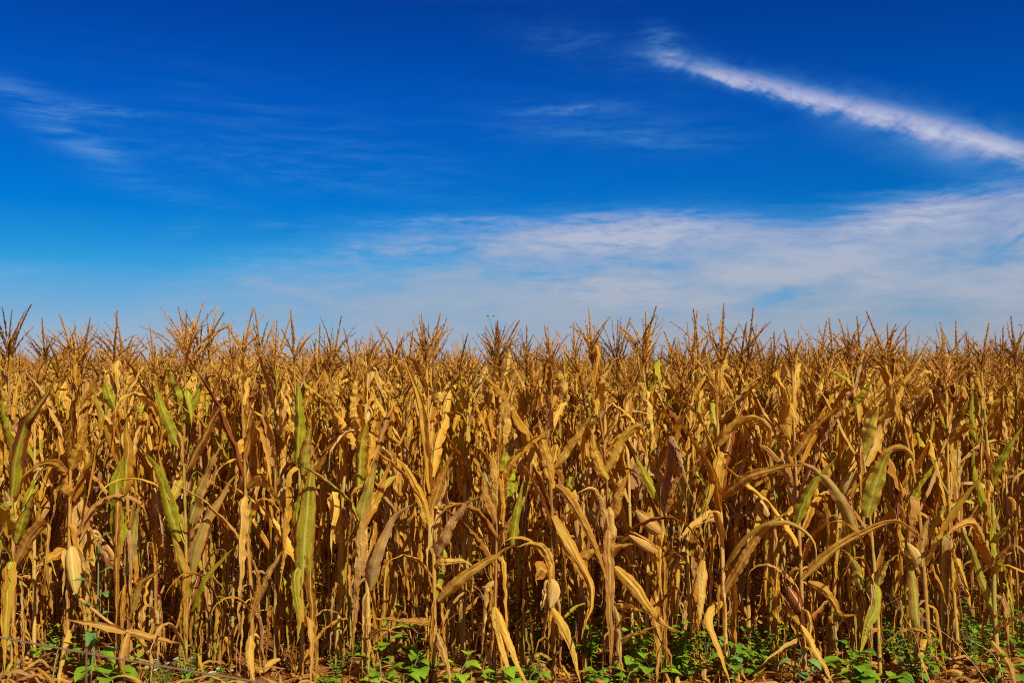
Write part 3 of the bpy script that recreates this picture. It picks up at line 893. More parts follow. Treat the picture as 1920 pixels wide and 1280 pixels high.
hero("the purple-tinged stalk", "corn plant on a bare pinkish purple stalk with drooping tan leaves", [(1150, 1285), (1146, 1150), (1142, 1000), (1134, 850), (1112, 690)], (1100, 569),
     [([(1137, 1006), (1130, 950), (1112, 916), (1080, 924)], 18, 0, 0, 0.9, 0.15), ([(1148, 1139), (1180, 1137), (1213, 1150)], 22, 0, 0, 0.1, 0.2), ([(1152, 1211), (1191, 1189), (1238, 1172)], 18, 0, 0, 0.1, 0.2), ([(1152, 1062), (1191, 1105), (1238, 1166), (1282, 1186)], 28, 0, 0, 0.1, 0.25),
      ([(1080, 1047), (1127, 1031), (1191, 1018)], 22, 0, 0, 0.1, 0.1), ([(1134, 888), (1164, 829), (1194, 799), (1208, 815), (1212, 858)], 24, 0.1, 0, 0, 0.2), ([(1145, 975), (1160, 930), (1180, 880)], 26, 0, 0, 0.1, 0.12),
      ([(1140, 900), (1120, 860), (1108, 800)], 26, 0.3, 0, 0.1, 0.08)], r=0.6, tseed=0.6, nb=13)
hero("the paired cream ears", "corn plant bearing two cream ears one above the other", [(1246, 1280), (1245, 1130), (1242, 980), (1230, 850), (1205, 692)], (1198, 566),
     [([(1246, 960), (1270, 900), (1300, 880)], 24, 0, 0, 0.3, 0.15), ([(1248, 1060), (1262, 1034), (1285, 1052)], 20, 0.3, 0, 0.2, 0.15), ([(1240, 940), (1210, 890), (1190, 850)], 24, 0.7, 0, 0, 0.05), ([(1244, 1080), (1222, 1040), (1200, 1022)], 18, 0.3, 0, 0.2, 0.1),
      ([(1210, 760), (1200, 700), (1196, 660), (1206, 650)], 16, 0, 0, 0.1, 0.08, dict(seed=0.95)), ([(1246, 1090), (1228, 1140), (1236, 1210), (1230, 1290)], 26, 0, 0, 0.1, 0.2), ([(1236, 880), (1262, 830), (1280, 760)], 28, 0, 0, 0, 0.15)],
     [((1240, 1000), (1190, 954), 20, tn(0, 0, 0, 0.3)), ((1236, 1038), (1178, 1002), 19, tn(0, 0, 0, 0.35))], tseed=0.5, nb=14)
hero("the tan swept leaf", "tall pale corn plant with a long tan leaf swept right", [(1358, 1270), (1357, 1110), (1350, 930), (1346, 800), (1352, 690)], (1356, 562),
     [([(1350, 932), (1378, 910), (1408, 892), (1468, 874), (1516, 872)], 26, 0.1, 0, 0.1, 0.3), ([(1357, 1110), (1391, 1052), (1431, 994), (1488, 951)], 25, 0, 0, 0.2, 0.2), ([(1347, 835), (1377, 799), (1414, 785), (1441, 799), (1448, 824)], 26, 0, 0, 0.05, 0.2),
      ([(1320, 1050), (1316, 1110), (1312, 1185)], 24, 0, 0, 0.3, 0.1), ([(1352, 960), (1310, 980), (1270, 1010)], 26, 0.2, 0, 0.4, 0.2), ([(1358, 1120), (1330, 1160), (1350, 1220), (1372, 1290)], 20, 0, 0, 0.1, 0.3), ([(1350, 740), (1330, 690), (1322, 650)], 14, 0.2, 0, 0, 0.05)],
     r=0.3, tseed=0.5)
hero("the orange husked ear", "corn plant with a small orange-red ear low on its stalk", [(1506, 1275), (1504, 1140), (1498, 980), (1490, 840), (1486, 696)], (1490, 612),
     [([(1492, 986), (1515, 924), (1545, 885), (1569, 855)], 27, 0.7, 0.3, 0.05, 0.15), ([(1505, 1087), (1562, 1035), (1616, 1001), (1676, 979), (1717, 1001), (1738, 1038)], 26, 0.1, 0.15, 0.15, 0.3), ([(1488, 858), (1535, 796), (1579, 765), (1602, 794)], 26, 0, 0.3, 0, 0.2),
      ([(1482, 821), (1474, 780), (1480, 758), (1500, 800)], 30, 0, 0, 0.1, 0.15), ([(1515, 1090), (1550, 1110), (1575, 1150), (1610, 1152)], 22, 0, 0, 0.05, 0.2), ([(1502, 1170), (1530, 1220), (1570, 1295)], 26, 0, 0, 0.15, 0.35), ([(1500, 1170), (1480, 1140), (1462, 1112)], 20, 0, 0, 0.1, 0.1),
      ([(1504, 1195), (1466, 1215), (1426, 1246)], 14, 0, 0.2, 0.6, 0.25)],
     [((1498, 1145), (1476, 1098), 22, tn(0, 1.0, 0, 0.4))], r=0.6, tseed=0.45)
hero("the mottled green leaf", "corn plant with a broad upright leaf mottled green and yellow", [(1646, 1275), (1644, 1130), (1632, 980), (1618, 850), (1596, 696)], (1585, 584),
     [([(1626, 970), (1639, 917), (1655, 870), (1668, 846)], 35, 0.75, 0.2, 0.15, 0.12, dict(blunt=True, tilt=0.0)), ([(1606, 1007), (1569, 927), (1535, 887), (1486, 858)], 27, 0.55, 0, 0.6, 0.15), ([(1616, 855), (1636, 785), (1644, 760)], 28, 0.5, 0, 0.2, 0.1, UP),
      ([(1602, 764), (1623, 732), (1640, 710)], 18, 0.85, 0, 0, 0.08), ([(1597, 717), (1575, 702), (1552, 691)], 12, 0.9, 0, 0, 0.06), ([(1616, 929), (1659, 856), (1693, 839), (1713, 863), (1698, 874)], 24, 0, 0, 0.1, 0.2), ([(1632, 1080), (1642, 1130), (1622, 1190), (1612, 1230)], 28, 0.85, 0, 0.1, 0.15),
      ([(1616, 1105), (1604, 1060), (1582, 1030)], 22, 0.7, 0, 0.3, 0.1), ([(1645, 1100), (1660, 1062), (1690, 1034)], 18, 0.5, 0, 0.3, 0.1)], g=0.4, r=0.4, tseed=0.5, n=(5, 4, 7), nb=13)
hero("the brown-tipped ear", "corn plant with a small brown-tipped ear beside a bent green leaf", [(1742, 1280), (1736, 1120), (1724, 970), (1706, 850), (1668, 700)], (1640, 574),
     [([(1722, 1180), (1716, 1110), (1710, 1064), (1722, 1062)], 34, 0.6, 0.3, 0.3, 0.1, UP), ([(1707, 744), (1740, 728), (1750, 757)], 18, 0, 0, 0, 0.2), ([(1730, 1062), (1732, 1010), (1742, 965)], 28, 0.45, 0, 0.5, 0.06), ([(1700, 1050), (1690, 1000), (1684, 962)], 18, 0, 0.1, 0.1, 0.1),
      ([(1704, 962), (1722, 920), (1752, 872), (1760, 850)], 22, 0.7, 0, 0, 0.1), ([(1738, 1195), (1728, 1230), (1752, 1295)], 26, 0.2, 0, 0.2, 0.25), ([(1690, 800), (1672, 740), (1690, 720), (1712, 770)], 26, 0, 0, 0.05, 0.15)],
     [((1716, 1062), (1700, 1016), 22, tn(0.1, 0.2, 0.1, 0.6))], g=0.2, tseed=0.5, nb=10)
hero("the golden stalk", "green-leaved corn plant on a bright golden stalk near the right edge", [(1866, 1272), (1864, 1130), (1864, 1000), (1852, 850), (1840, 698)], (1848, 598),
     [([(1861, 1144), (1817, 1018), (1790, 971)], 24, 0.9, 0, 0.2, 0.15), ([(1858, 970), (1831, 895), (1824, 830)], 22, 1.0, 0, 0, 0.12), ([(1851, 920), (1881, 856), (1918, 797)], 20, 0.95, 0, 0, 0.15), ([(1868, 1018), (1890, 990), (1925, 965)], 26, 0.9, 0, 0.3, 0.25),
      ([(1831, 830), (1824, 780), (1824, 726)], 16, 0.95, 0, 0, 0.05), ([(1860, 1060), (1880, 1060), (1890, 1110), (1902, 1160)], 24, 0.8, 0, 0.1, 0.2), ([(1850, 1020), (1830, 980), (1800, 985), (1764, 1010)], 24, 0, 0, 0.1, 0.25), ([(1780, 824), (1814, 799), (1834, 812)], 22, 0.1, 0, 0, 0.15),
      ([(1868, 1180), (1900, 1160), (1930, 1150)], 22, 0.2, 0, 0.6, 0.2), ([(1860, 1200), (1890, 1240), (1910, 1300)], 26, 0.3, 0, 0.3, 0.3), ([(1880, 1070), (1862, 1010), (1876, 950)], 20, 0.9, 0, 0, 0.05)],
     [], g=0.75, tseed=0.5, n=(5, 4, 7), nb=12)

# second row: the other plumes that stand against the sky, each read off the photo
SECOND = [(78, 592), (108, 604), (160, 590), (243, 580), (300, 606), (335, 570), (378, 570), (395, 568), (436, 602), (483, 572), (520, 584), (600, 604), (628, 586), (664, 608), (738, 593), (770, 612), (815, 580), (862, 613), (943, 586),
          (987, 605), (1070, 600), (1152, 587), (1210, 578), (1262, 612), (1295, 577), (1310, 573), (1384, 592), (1410, 570), (1433, 602), (1460, 618), (1545, 596), (1560, 590), (1616, 588), (1665, 600), (1700, 610), (1770, 598), (1790, 596), (1880, 606), (1898, 588)]

ORD = ['front', 'second', 'third', 'fourth', 'fifth', 'sixth', 'seventh', 'eighth', 'ninth', 'tenth', 'eleventh', 'twelfth', 'thirteenth']
ROW_Y = [6.17, 6.58, 7.05, 7.55, 8.1, 8.65, 9.2, 9.8, 10.4, 11.0, 11.6]
TOTAL = 300
pending = []
for px, py in SECOND:
    pending.append((1, px, ROW_Y[1] + rng.normal(0, 0.05), py))
for i in range(len(HEROES) - 1):
    pending.append((1, (HEROES[i][0] + HEROES[i + 1][0]) / 2 + rng.normal(0, 12), 6.36 + rng.normal(0, 0.04), None))
row = 2
while len(pending) + 17 < TOTAL and row < len(ROW_Y):
    Yr = ROW_Y[row]
    half = 960 / F_PX * Yr
    sp_ = 0.285
    nn = int(2 * half / sp_)
    for i in range(nn + 1):
        if len(pending) + 17 >= TOTAL:
            break
        x = -half + sp_ * (i + 0.3) + rng.normal(0, 0.045)
        px = x / Yr * F_PX + 960
        if not (3 < px < 1917):
            continue
        pending.append((row, px, Yr + rng.normal(0, 0.06), None))
    row += 1
pending = [p for p in pending if p[0] < 1] + sorted([p for p in pending if p[0] >= 1], key=lambda p: (p[0], p[1]))
LAST_ROW = row - 1
LAST_PX = max(p for r_, p, y_, q_ in pending if r_ == LAST_ROW)

used_labels = {}
hx = np.array([h[0] for h in HEROES])
for r_, px, Yp, py in pending:
    base = np.array([gx(px, Yp), Yp, 0.0])
    base[2] = float(ground_z(base[0], base[1]))
    if py is not None:
        tip = W(px, py, Yp)
        base[0] -= rng.normal(0, 0.05)
    else:
        tip = base + np.array([rng.normal(0, 0.07), rng.normal(0, 0.05), float(np.clip(rng.normal(2.01, 0.085), 1.82, 2.24))])
    Lt = rng.uniform(0.36, 0.46) if py is not None else rng.uniform(0.26, 0.36)
    top = tip - np.array([(tip[0] - base[0]) * 0.35 + rng.normal(0, 0.025), rng.normal(0, 0.02), Lt])
    n_low = 8 if r_ < 4 else 6
    greenish = rng.random() < 0.30
    root = make_plant(base, top, tip, r_, auto=plan_leaves(top[2], 0.45 if greenish else 0.09, 7, 7 if r_ < 4 else (5 if r_ < 6 else 4), n_low + (2 if r_ < 4 else 0)))
    i = int(np.argmin(abs(hx - px)))
    off = px - hx[i]
    side = "straight behind" if abs(off) < 16 else ("behind and left of" if off < 0 else "behind and right of")
    look = "green-streaked" if greenish else ("tall" if tip[2] > 2.09 else ("short" if tip[2] < 1.93 else "dry"))
    lab = f"{look} corn plant, {ORD[r_]} row, {side} {HEROES[i][1]}"
    used_labels.setdefault((r_, i), []).append((px, root, look, side))
    tag(root, lab, "corn plant", "corn plants standing in the rows behind")
for (r_, i), lst in used_labels.items():
    seen_ = {}
    for px, root, look, side in sorted(lst, key=lambda q: q[0]):
        seen_.setdefault(root['label'], []).append(root)
    for lab, rs in seen_.items():
        if len(rs) > 1:
            for k, root in enumerate(rs):
                w_ = ["first", "second", "third", "fourth", "fifth"][k]
                root['label'] = lab.replace(" corn plant,", f" corn, {w_} from left,", 1)


# ------------------------------------------------------------------ the rest of the field: one mass
def variant(lite, tall=True):
    q = Geo()
    top = np.array([rng.normal(0, 0.03), rng.normal(0, 0.03), rng.uniform(1.58, 1.70) if lite else rng.uniform(1.66, 1.80)])
    tip = top + np.array([rng.normal(0, 0.05), rng.normal(0, 0.03), rng.uniform(0.30, 0.42)])
    P = stalk_geo(q, [np.array([0, 0, -0.03]), top * 0.5, top], 0.012, 0.005, tn(0.1), n=14, sides=5 if not lite else 3, mi=1)
    lv = plan_leaves(top[2], 0.08, 6, 4 if not lite else 1, 3 if not lite else 0)
    for (h, phi, kind, L, w, tint) in lv:
        c = on_path(P, h)
        leaf_auto(q, c[2], c[0], c[1], phi, kind, L, w, tint, h < 0.7, n=14 if not lite else 8, m=5 if not lite else 3, mi=0)
    tassel_geo(q, top, tip - top, np.linalg.norm(tip - top), int(rng.integers(6, 11)) if not lite else 6, tn(), lite=lite, mi=2)
    return q.arrays()


near_v = [variant(False) for _ in range(12)]
far_v = [variant(True) for _ in range(10)]
spots_near, spots_far = [], []
for r_, Yr in enumerate(ROW_Y):                               # the same rows running on beyond the picture
    half = 960 / F_PX * Yr
    for sgn in (-1, 1):
        x = half + rng.uniform(0.12, 0.3)
        while x < half + 2.6:
            spots_near.append((sgn * x, Yr + rng.normal(0, 0.06)))
            x += rng.uniform(0.22, 0.36)
half = 960 / F_PX * ROW_Y[LAST_ROW]
x = gx(LAST_PX, ROW_Y[LAST_ROW]) + 0.28
while x < half:
    spots_near.append((x, ROW_Y[LAST_ROW] + rng.normal(0, 0.06)))
    x += rng.uniform(0.22, 0.34)
Yr = ROW_Y[LAST_ROW] + 0.6
while Yr < 20:
    half = 960 / F_PX * Yr + 2.4
    for x in np.arange(-half, half, 0.26):
        spots_near.append((x + rng.normal(0, 0.05), Yr + rng.normal(0, 0.08)))
    Yr += 0.72
while Yr < 170:
    half = 960 / F_PX * Yr + 3.0
    sp_ = 0.27 if Yr < 34 else 0.27 + (Yr - 34) * 0.010
    for x in np.arange(-half, half, sp_):
        spots_far.append((x + rng.normal(0, sp_ * 0.3), Yr + rng.normal(0, 0.1)))
    Yr += 0.74 if Yr < 34 else 0.74 + (Yr - 34) * 0.035


def scatter(spots, variants):
    parts = []
    spots = np.array(spots)
    pick = rng.integers(0, len(variants), len(spots))
    for k, (v, f, uv, c, mi) in enumerate(variants):
        S = spots[pick == k]
        if not len(S):
            continue
        a = rng.uniform(0, 6.28, len(S))
        sc = np.clip(rng.normal(1.0, 0.045, len(S)), 0.9, 1.11)
        ca, sa = np.cos(a)[:, None], np.sin(a)[:, None]
        V = np.stack([(v[None, :, 0] * ca - v[None, :, 1] * sa) + S[:, :1], (v[None, :, 0] * sa + v[None, :, 1] * ca) + S[:, 1:2], v[None, :, 2] * sc[:, None]], -1)
        F = f[None] + (np.arange(len(S)) * len(v))[:, None, None]
        C = np.repeat(c[None], len(S), 0).copy()
        C[..., 3] = np.clip(C[..., 3] + rng.normal(0, 0.10, len(S))[:, None], 0, 1)
        parts.append((V.reshape(-1, 3), F.reshape(-1, 4), np.tile(uv, (len(S), 1)), C.reshape(-1, 4), np.tile(mi, len(S))))
    return parts


parts = scatter(spots_near, near_v) + scatter(spots_far, far_v)
geo = Geo()
for v, f, uv, c, mi in parts:
    geo.v.append(v)
    geo.f.append(f + geo.n)
    geo.uv.append(uv)
    geo.c.append(c)
    geo.mi.append(mi)
    geo.n += len(v)
tag(put("corn_field", geo, [M_LEAF, M_STALK, M_TASSEL]), "ripe dry corn running on to the horizon behind the near rows", "corn field", kind="stuff")
print("field faces", sum(len(f) for _, f, *_ in parts), "plants near/far", len(spots_near), len(spots_far))


# ------------------------------------------------------------------ dead leaves on the soil
geo = Geo()
for i in range(5200):
    yy = rng.uniform(5.2, 11.0) if i > 700 else rng.uniform(3.5, 6.0)
    xx = rng.uniform(-1, 1) * (960 / F_PX * yy + 0.9)
    a = rng.uniform(0, 6.28)
    L = rng.uniform(0.06, 0.38)
    z = float(ground_z(xx, yy)) + 0.012
    d_ = np.array([math.cos(a), math.sin(a), 0])
    P = [np.array([xx, yy, z]), np.array([xx, yy, z + rng.uniform(0.005, 0.05)]) + d_ * L * 0.5, np.array([xx, yy, z + rng.uniform(0, 0.03)]) + d_ * L + np.array([rng.normal(0, 0.04), 0, 0])]
    blade(geo, P, rng.uniform(0.012, 0.06), np.array([-d_[1], d_[0], rng.normal(0, 0.5)]), tn(0, 0, 0.4 * rng.random(), rng.uniform(0.0, 0.75)), twist=rng.normal(0, 0.8), curl=rng.uniform(0.3, 1.3), n=7, m=3, wraps=False)
for i in range(240):
    xx, yy = rng.uniform(-3.6, 3.6), rng.uniform(5.65, 6.5)
    a = rng.uniform(0, 6.28)
    L = rng.uniform(0.10, 0.36)
    z = float(ground_z(xx, yy)) + 0.02
    d_ = np.array([math.cos(a), math.sin(a) * 0.8, 0])
    P = [np.array([xx, yy, z]), np.array([xx, yy, z + rng.uniform(0.02, 0.10)]) + d_ * L * 0.45, np.array([xx, yy, z + rng.uniform(0, 0.03)]) + d_ * L + np.array([rng.normal(0, 0.05), 0, 0])]
    blade(geo, P, rng.uniform(0.02, 0.065), np.array([-d_[1], d_[0], rng.normal(0, 0.7)]), tn(0, 0, 0.6 * rng.random(), rng.uniform(0.0, 0.5)), twist=rng.normal(0, 1.0), curl=rng.uniform(0.2, 0.9), n=10, m=5, wraps=False)
tag(put("leaf_litter", geo, M_LEAF), "fallen scraps of dry corn leaf on the red soil", "leaf litter", kind="stuff")



# ------------------------------------------------------------------ weeds
def broad_leaf(q, p, d_, L, w, tint, droop=0.5, teeth=0.10, m=5, n=9):
    """ovate toothed leaf from p along d_"""
    d_ = unit(np.asarray(d_, float))
    t = np.linspace(0, 1, n)
    side = unit(np.cross(d_, [0, 0, 1.0]) + 1e-6)
    up = np.cross(side, d_)
    C = p + d_ * (t * L)[:, None] + np.array([0, 0, -1.0]) * (droop * L * t ** 2)[:, None]
    wd = w * 0.5 * np.interp(t, [0, 0.08, 0.3, 0.55, 0.8, 0.95, 1], [0.08, 0.5, 1.0, 0.92, 0.58, 0.22, 0.03]) * (1 + teeth * np.where(np.arange(n) % 2, 1, -1))
    a = np.linspace(-1, 1, m)
    Q = C[:, None] + side * (wd[:, None] * a[None])[..., None] + up * (wd[:, None] * 0.28 * np.abs(a)[None] + rng.normal(0, 0.03, (n, m)) * w * 0.5)[..., None]
    uv = np.stack([np.broadcast_to(a[None] * .5 + .5, (n, m)), np.broadcast_to(t[:, None] * L, (n, m))], -1)
    q.grid(Q, uv, tint)


def flower_head(q, p, r, tint, petals=16, rows=3):
    for k in range(rows):
        for i in range(petals):
            a = i * 6.283 / petals + k * 0.3 + rng.normal(0, 0.1)
            e = 0.25 + 0.4 * k
            d_ = np.array([math.cos(a) * math.cos(e), math.sin(a) * math.cos(e) * 0.8 - 0.25, math.sin(e)])
            broad_leaf(q, np.asarray(p), d_, r * (1 - 0.18 * k), r * 0.35, tint, 0.1, 0.0, 3, 4)


def make_weed(kind, x, y, h, scale=1.0, nl=None):
    base = np.array([x, y, float(ground_z(x, y))])
    nm = {'broad': 'broadleaf_weed', 'thistle': 'sow_thistle', 'creeper': 'small_weed', 'white': 'white_flower_weed'}[kind]
    root = empty(nm, base)
    st, fo, fl = Geo(), Geo(), Geo()
    seed = rng.uniform(0.15, 0.9)
    mat = M_THISTLE if kind == 'thistle' else M_WEED
    if kind == 'creeper':
        k = nl or int(rng.integers(5, 9))
        for i in range(k):
            a = rng.uniform(0, 6.28)
            hh = h * rng.uniform(0.55, 1.0)
            sp = rng.uniform(0.3, 1.0) * h * 0.7
            P, _ = resample([base - [0, 0, 0.02], base + [math.cos(a) * sp * 0.4, math.sin(a) * sp * 0.4, hh * 0.6], base + [math.cos(a) * sp, math.sin(a) * sp, hh]], 7)
            tube(st, P, 0.0016, tn(seed=seed), 3)
            for j in range(1, 7):
                for b in (0, 1, 2):
                    a2 = rng.uniform(0, 6.28)
                    d_ = np.array([math.cos(a2), math.sin(a2), rng.uniform(0.1, 0.8)])
                    l_ = rng.uniform(0.022, 0.042) * scale
                    broad_leaf(fo, P[j], d_, l_, l_ * rng.uniform(0.5, 0.8), tn(seed=float(np.clip(seed + rng.normal(0, 0.13), 0, 1))), 0.4, 0.04, 3, 5)
    elif kind == 'white':
        for i in range(6):
            a = rng.uniform(0, 6.28)
            e = base + [math.cos(a) * h * 0.4, math.sin(a) * h * 0.3, h * rng.uniform(0.6, 1.0)]
            P, _ = resample([base - [0, 0, 0.02], (base + e) / 2 + [0, 0, h * 0.12], e], 7)
            tube(st, P, 0.0015, tn(seed=seed), 3)
            blade(fo, [base, (base + e) / 2 + [rng.normal(0, 0.03), 0, 0.02], e + [rng.normal(0, 0.06), 0, -0.02]], 0.009, [1, 0, 0], tn(seed=seed), n=8, m=3, wraps=False)
            if i < 4:
                for k in range(3):
                    flower_head(fl, e + rng.normal(0, 0.006, 3), 0.011, tn(), 5, 1)
    else:
        tip = base + np.array([rng.normal(0, 0.15) * h, rng.normal(0, 0.12) * h, h])
        P, _ = resample([base - [0, 0, 0.02], (base + tip) / 2 + [rng.normal(0, 0.03), 0, 0], tip], 14)
        tube(st, P, np.linspace(0.0045, 0.0022, 14) * (1 + h), tn(seed=seed), 5)
        k = nl or int(6 + h * 16)
        for i in range(k):
            f = (i + 1.0) / k
            p = P[min(13, int(3 + f * 10))]
            a = i * 2.4 + rng.uniform(-0.4, 0.4)
            d_ = np.array([math.cos(a), math.sin(a), rng.uniform(0.0, 0.6)])
            l_ = scale * rng.uniform(0.06, 0.11) * (1.0 if kind == 'broad' else 1.05) * (1.15 - 0.45 * f)
            pet = p + unit(d_) * l_ * 0.5
            tube(st, [p, (p + pet) / 2 + [0, 0, 0.004], pet], 0.0014, tn(seed=seed), 3)
            broad_leaf(fo, pet, d_, l_, l_ * (rng.uniform(0.75, 0.98) if kind == 'broad' else rng.uniform(0.5, 0.75)), tn(seed=float(np.clip(seed + rng.normal(0, 0.16), 0, 1))),
                       rng.uniform(0.2, 0.7), 0.06 if kind == 'broad' else 0.22, 5, 11 if kind == 'thistle' else 9)
        if kind == 'thistle':
            flower_head(fl, P[-1] + [0.0, -0.02, 0.012], 0.021, tn(seed=0.6), 18, 3)
    put("stem", st, M_WSTEM, root, base)
    put("foliage", fo, mat, root, base)
    if fl.n:
        put("flower", fl, M_YELLOW if kind == 'thistle' else M_WHITE, root, base)
    return root


weeds = []          # (photo x, kind, root, height)


def weed_at(px, Yw, kind, h, scale=1.0, nl=None):
    r_ = make_weed(kind, gx(px, Yw), Yw, h, scale, nl)
    weeds.append((px, kind, r_, h))


for a in [(175, 6.02, 'thistle', 0.86, 1.15, 12), (1352, 6.08, 'thistle', 0.32, 1.15, 9), (1340, 6.25, 'thistle', 0.42, 0.8, 8), (1500, 6.0, 'thistle', 0.22, 1.0, 8),
          (198, 6.0, 'broad', 0.24, 1.5, 7), (105, 6.1, 'broad', 0.22, 1.3, 3), (80, 6.35, 'broad', 0.12, 0.9, 6), (205, 5.92, 'broad', 0.10, 1.4, 5), (246, 6.2, 'broad', 0.16, 0.8, 4), (135, 6.3, 'creeper', 0.3, 0.9, None),
          (735, 6.35, 'broad', 0.36, 1.45, 9), (790, 6.25, 'broad', 0.30, 1.3, 8), (716, 5.98, 'broad', 0.20, 1.35, 7), (782, 6.0, 'broad', 0.20, 1.4, 9), (757, 5.86, 'broad', 0.12, 1.5, 6), (700, 5.85, 'broad', 0.1, 1.0, 6), (885, 5.95, 'broad', 0.17, 1.5, 7), (925, 5.86, 'broad', 0.14, 1.7, 6), (860, 5.9, 'broad', 0.10, 1.0, 6),
          (672, 6.5, 'creeper', 0.18, 0.9, None), (1003, 6.7, 'creeper', 0.40, 1.2, 9), (1012, 6.6, 'creeper', 0.30, 1.2, 8), (1080, 6.6, 'creeper', 0.42, 1.2, 9), (1100, 6.4, 'creeper', 0.36, 1.2, 9), (1115, 6.5, 'broad', 0.24, 1.1, 8), (1062, 6.75, 'creeper', 0.45, 1.1, 9),
          (1125, 6.0, 'broad', 0.14, 1.2, 7), (1105, 5.95, 'creeper', 0.14, 1.1, None), (1195, 6.15, 'broad', 0.34, 1.25, 9), (1215, 6.0, 'broad', 0.22, 1.2, 9), (1182, 6.3, 'creeper', 0.28, 1.2, 9), (1255, 6.2, 'creeper', 0.36, 1.3, 9), (1265, 6.05, 'creeper', 0.26, 1.3, 9),
          (1385, 6.0, 'broad', 0.26, 1.2, 8), (1415, 6.15, 'creeper', 0.34, 1.3, 9), (1572, 6.0, 'broad', 0.22, 1.55, 7), (1590, 5.9, 'broad', 0.16, 1.3, 8), (1665, 5.88, 'broad', 0.08, 1.7, 6), (1885, 5.92, 'broad', 0.20, 1.4, 8), (1830, 6.5, 'creeper', 0.4, 1.3, 9), (1810, 6.65, 'broad', 0.42, 1.0, 9),
          (290, 5.98, 'white', 0.16, 1, None), (318, 6.0, 'white', 0.22, 1, None), (352, 6.02, 'white', 0.20, 1, None), (420, 5.95, 'white', 0.15, 1, None)]:
    weed_at(*a)
for i in range(46):
    px = rng.choice([1280, 1300, 1420, 1440, 1480, 1600, 1700, 1720, 1810, 1890, 1905]) + rng.normal(0, 22) if i < 36 else rng.choice([400, 560, 640, 980, 1040, 1150]) + rng.normal(0, 25)
    Yw = rng.uniform(5.9, 7.1) if i < 36 else rng.uniform(5.9, 6.1)
    k = rng.choice(['creeper', 'creeper', 'creeper', 'broad'])
    hh = (rng.uniform(0.16, 0.42) if Yw > 6 else rng.uniform(0.10, 0.24)) * (0.9 if i < 36 else 0.6)
    weed_at(float(np.clip(px, 8, 1912)), Yw, k, hh, rng.uniform(0.75, 1.15))

KW = {'broad': ("broad-leaved green weed", "weed", "broad-leaved weeds at the foot of the corn"), 'thistle': ("toothed weed with a yellow flower", "weed", "yellow flowered weeds"),
      'creeper': ("small-leaved green weed", "weed", "small-leaved weeds at the foot of the corn"), 'white': ("thin weed with tiny white flowers", "weed", "white flowered weeds")}
by = {}
for px, k, r_, h in sorted(weeds, key=lambda q: q[0]):
    i = int(np.argmin(abs(hx - px)))
    off = px - hx[i]
    side = "at the foot of" if abs(off) < 14 else ("just left of" if off < 0 else "just right of")
    sz = "tall " if h > 0.34 else ("low " if h < 0.17 else "")
    by.setdefault(f"{sz}{KW[k][0]} {side} {HEROES[i][1]}", []).append((r_, k))
for lab, rs in by.items():
    for j, (r_, k) in enumerate(rs):
        w_ = f", {['first', 'second', 'third', 'fourth', 'fifth', 'sixth', 'seventh'][j]} from left" if len(rs) > 1 else ""
        tag(r_, lab + w_, KW[k][1], KW[k][2])

# thin dead grass stems in front of the golden stalk's row
for n_, pts in enumerate([[(1733, 1290), (1722, 1210), (1690, 1145)], [(1880, 1280), (1800, 1212), (1740, 1165)], [(1895, 1275), (1865, 1230), (1820, 1200)]]):
    P = [W(a, b, 5.75 + 0.05 * n_) for a, b in pts]
    P[0][2] = -0.03
    o = empty("grass_stem", P[0])
    q = Geo()
    tube(q, resample(P, 12)[0], np.linspace(0.0035, 0.0016, 12), tn(seed=0.5 + 0.2 * n_), 5)
    put("stem", q, M_STRAW, o, P[0])
    q = Geo()
    e = np.array(P[-1])
    dd = unit(P[-1] - P[-2])
    for k in range(5):
        tube(q, [e, e + (dd + rng.normal(0, 0.35, 3)) * 0.05, e + (dd + rng.normal(0, 0.5, 3)) * 0.09], [0.0014, 0.0012, 0.0006], tn(), 3)
    put("seed_head", q, M_STRAW, o, P[0])
    tag(o, ["upright thin dead grass stem left of the golden stalk", "longest thin dead grass stem slanting left out of the bottom right corner", "short dead grass stem lying low in the bottom right corner"][n_], "grass stem", "dead grass stems")

# broken cane lying across the left corner
P = [W(138, 1112, 6.05), W(205, 1166, 5.95), W(240, 1183, 5.92), W(278, 1197, 5.95), W(340, 1206, 6.0)]
o = empty("fallen_stalk", P[2])
q = Geo()
tube(q, resample(P[:4], 16)[0], np.linspace(0.011, 0.007, 16), tn(0.1, 0, 0.2, 0.45), 8)
put("stalk", q, M_STALK, o, P[2])
for pp in ([P[2], P[3] + [0.02, -0.03, 0.02], P[4]], [W(236, 1184, 5.9), W(190, 1172, 5.88), W(125, 1161, 5.9)], [W(240, 1186, 5.9), W(228, 1230, 5.85), W(236, 1290, 5.9)]):
    q = Geo()
    blade(q, pp, 0.055, [0, 0.3, 1.0] if pp[2][2] > 0.05 else [1, 0.2, 0], tn(0, 0, 0.3, 0.35), curl=0.4, n=16, wraps=False)
    put("leaf", q, M_LEAF, o, P[2])
tag(o, "snapped dry corn cane slanting down to the right across the left corner", "broken stalk")

# ------------------------------------------------------------------ wire fence in front
FY = 2.0
o = empty("wire_fence", (-2.2, FY, 0))


def wire_z(x):
    return 1.27 - 0.153 * (x + 0.465) + 0.030 * (x + 0.465) ** 2


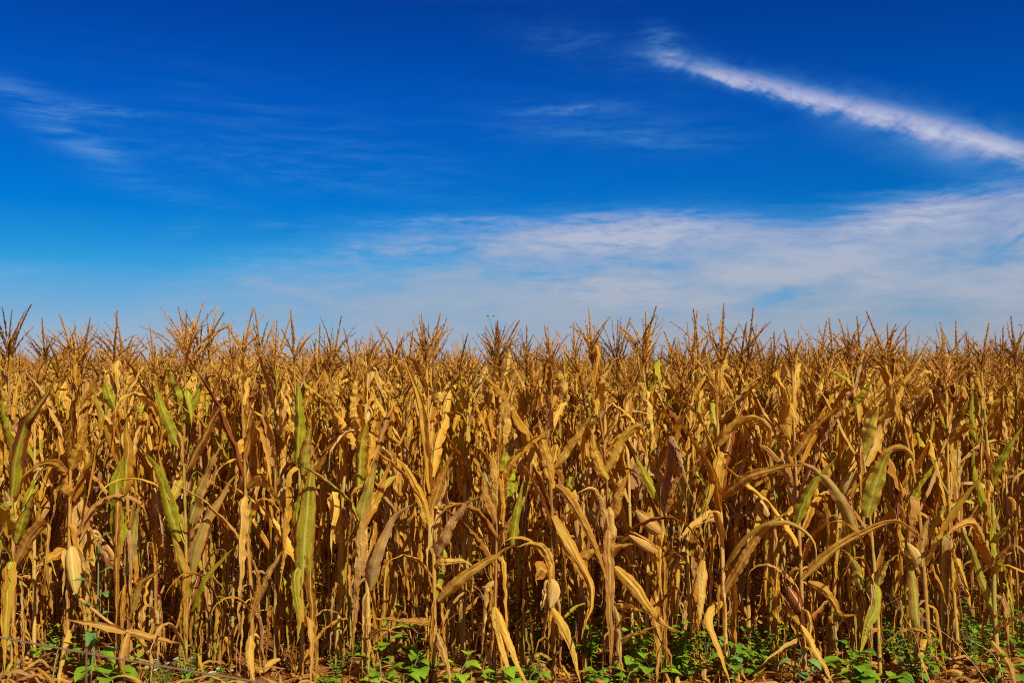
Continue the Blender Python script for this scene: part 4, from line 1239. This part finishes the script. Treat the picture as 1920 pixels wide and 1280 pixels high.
q = Geo()
xs_ = np.linspace(-2.2, 4.6, 120)
tube(q, np.stack([xs_, FY + 0.0 * xs_, wire_z(xs_)], 1), 0.0021, tn(seed=0.6), 6)
P = np.stack([xs_, FY + 0.0019 * np.cos(xs_ * 160), wire_z(xs_) + 0.0019 * np.sin(xs_ * 160)], 1)
put("wire", q, M_WIRE, o, (-2.2, FY, 0))
q = Geo()
xk = W(164, 1212, FY)
tube(q, [[xk[0], FY - 0.005, wire_z(xk[0]) + 0.012], [xk[0] + 0.002, FY - 0.005, 0.9], [xk[0], FY - 0.004, 0.0]], 0.0022, tn(seed=0.3), 6)
put("stay", q, M_WIRE, o, (-2.2, FY, 0))
for xp in (-2.2, 4.6):
    q = Geo()
    tube(q, [[xp, FY + 0.06, -0.3], [xp, FY + 0.06, 0.7], [xp + 0.02, FY + 0.06, 1.62]], [0.055, 0.052, 0.048], tn(), 10)
    put("post", q, M_POST, o, (-2.2, FY, 0))
tag(o, "thin rusty fence wire sagging across the bottom left corner", "wire fence")

# ------------------------------------------------------------------ birds far off
for px, py, flap, lab in [(915, 592.5, 0.15, "left of two tiny dark birds above the middle tassels"), (925.5, 592.5, 0.08, "right of two tiny dark birds above the middle tassels"), (1912, 609, 0.05, "lone tiny dark bird at the right edge of the picture")]:
    c = W(px, py, 60.0)
    o = empty("bird", c)
    q = Geo()
    tube(q, [c + [-0.08, 0, 0.0], c + [-0.04, 0, 0.01], c + [0.015, 0, 0.011], c + [0.06, 0, 0.003], c + [0.11, 0, 0.0]], [0.005, 0.018, 0.022, 0.014, 0.003], tn(), 8)
    put("body", q, M_BIRD, o, c)
    for sg in (-1, 1):
        q = Geo()
        tip = c + np.array([0.05, sg * 0.24, flap * 0.25])
        blade(q, [c + [0.0, sg * 0.015, 0.015], c + [-0.02, sg * 0.12, 0.02 + flap * 0.18], tip], 0.09, [1, 0, 0], tn(), curl=0.3, n=8, m=4, wraps=False, ruffle=0.02, crumple=0.0)
        put("wing", q, M_BIRD, o, c)
    tag(o, lab, "bird", "birds in the far sky")
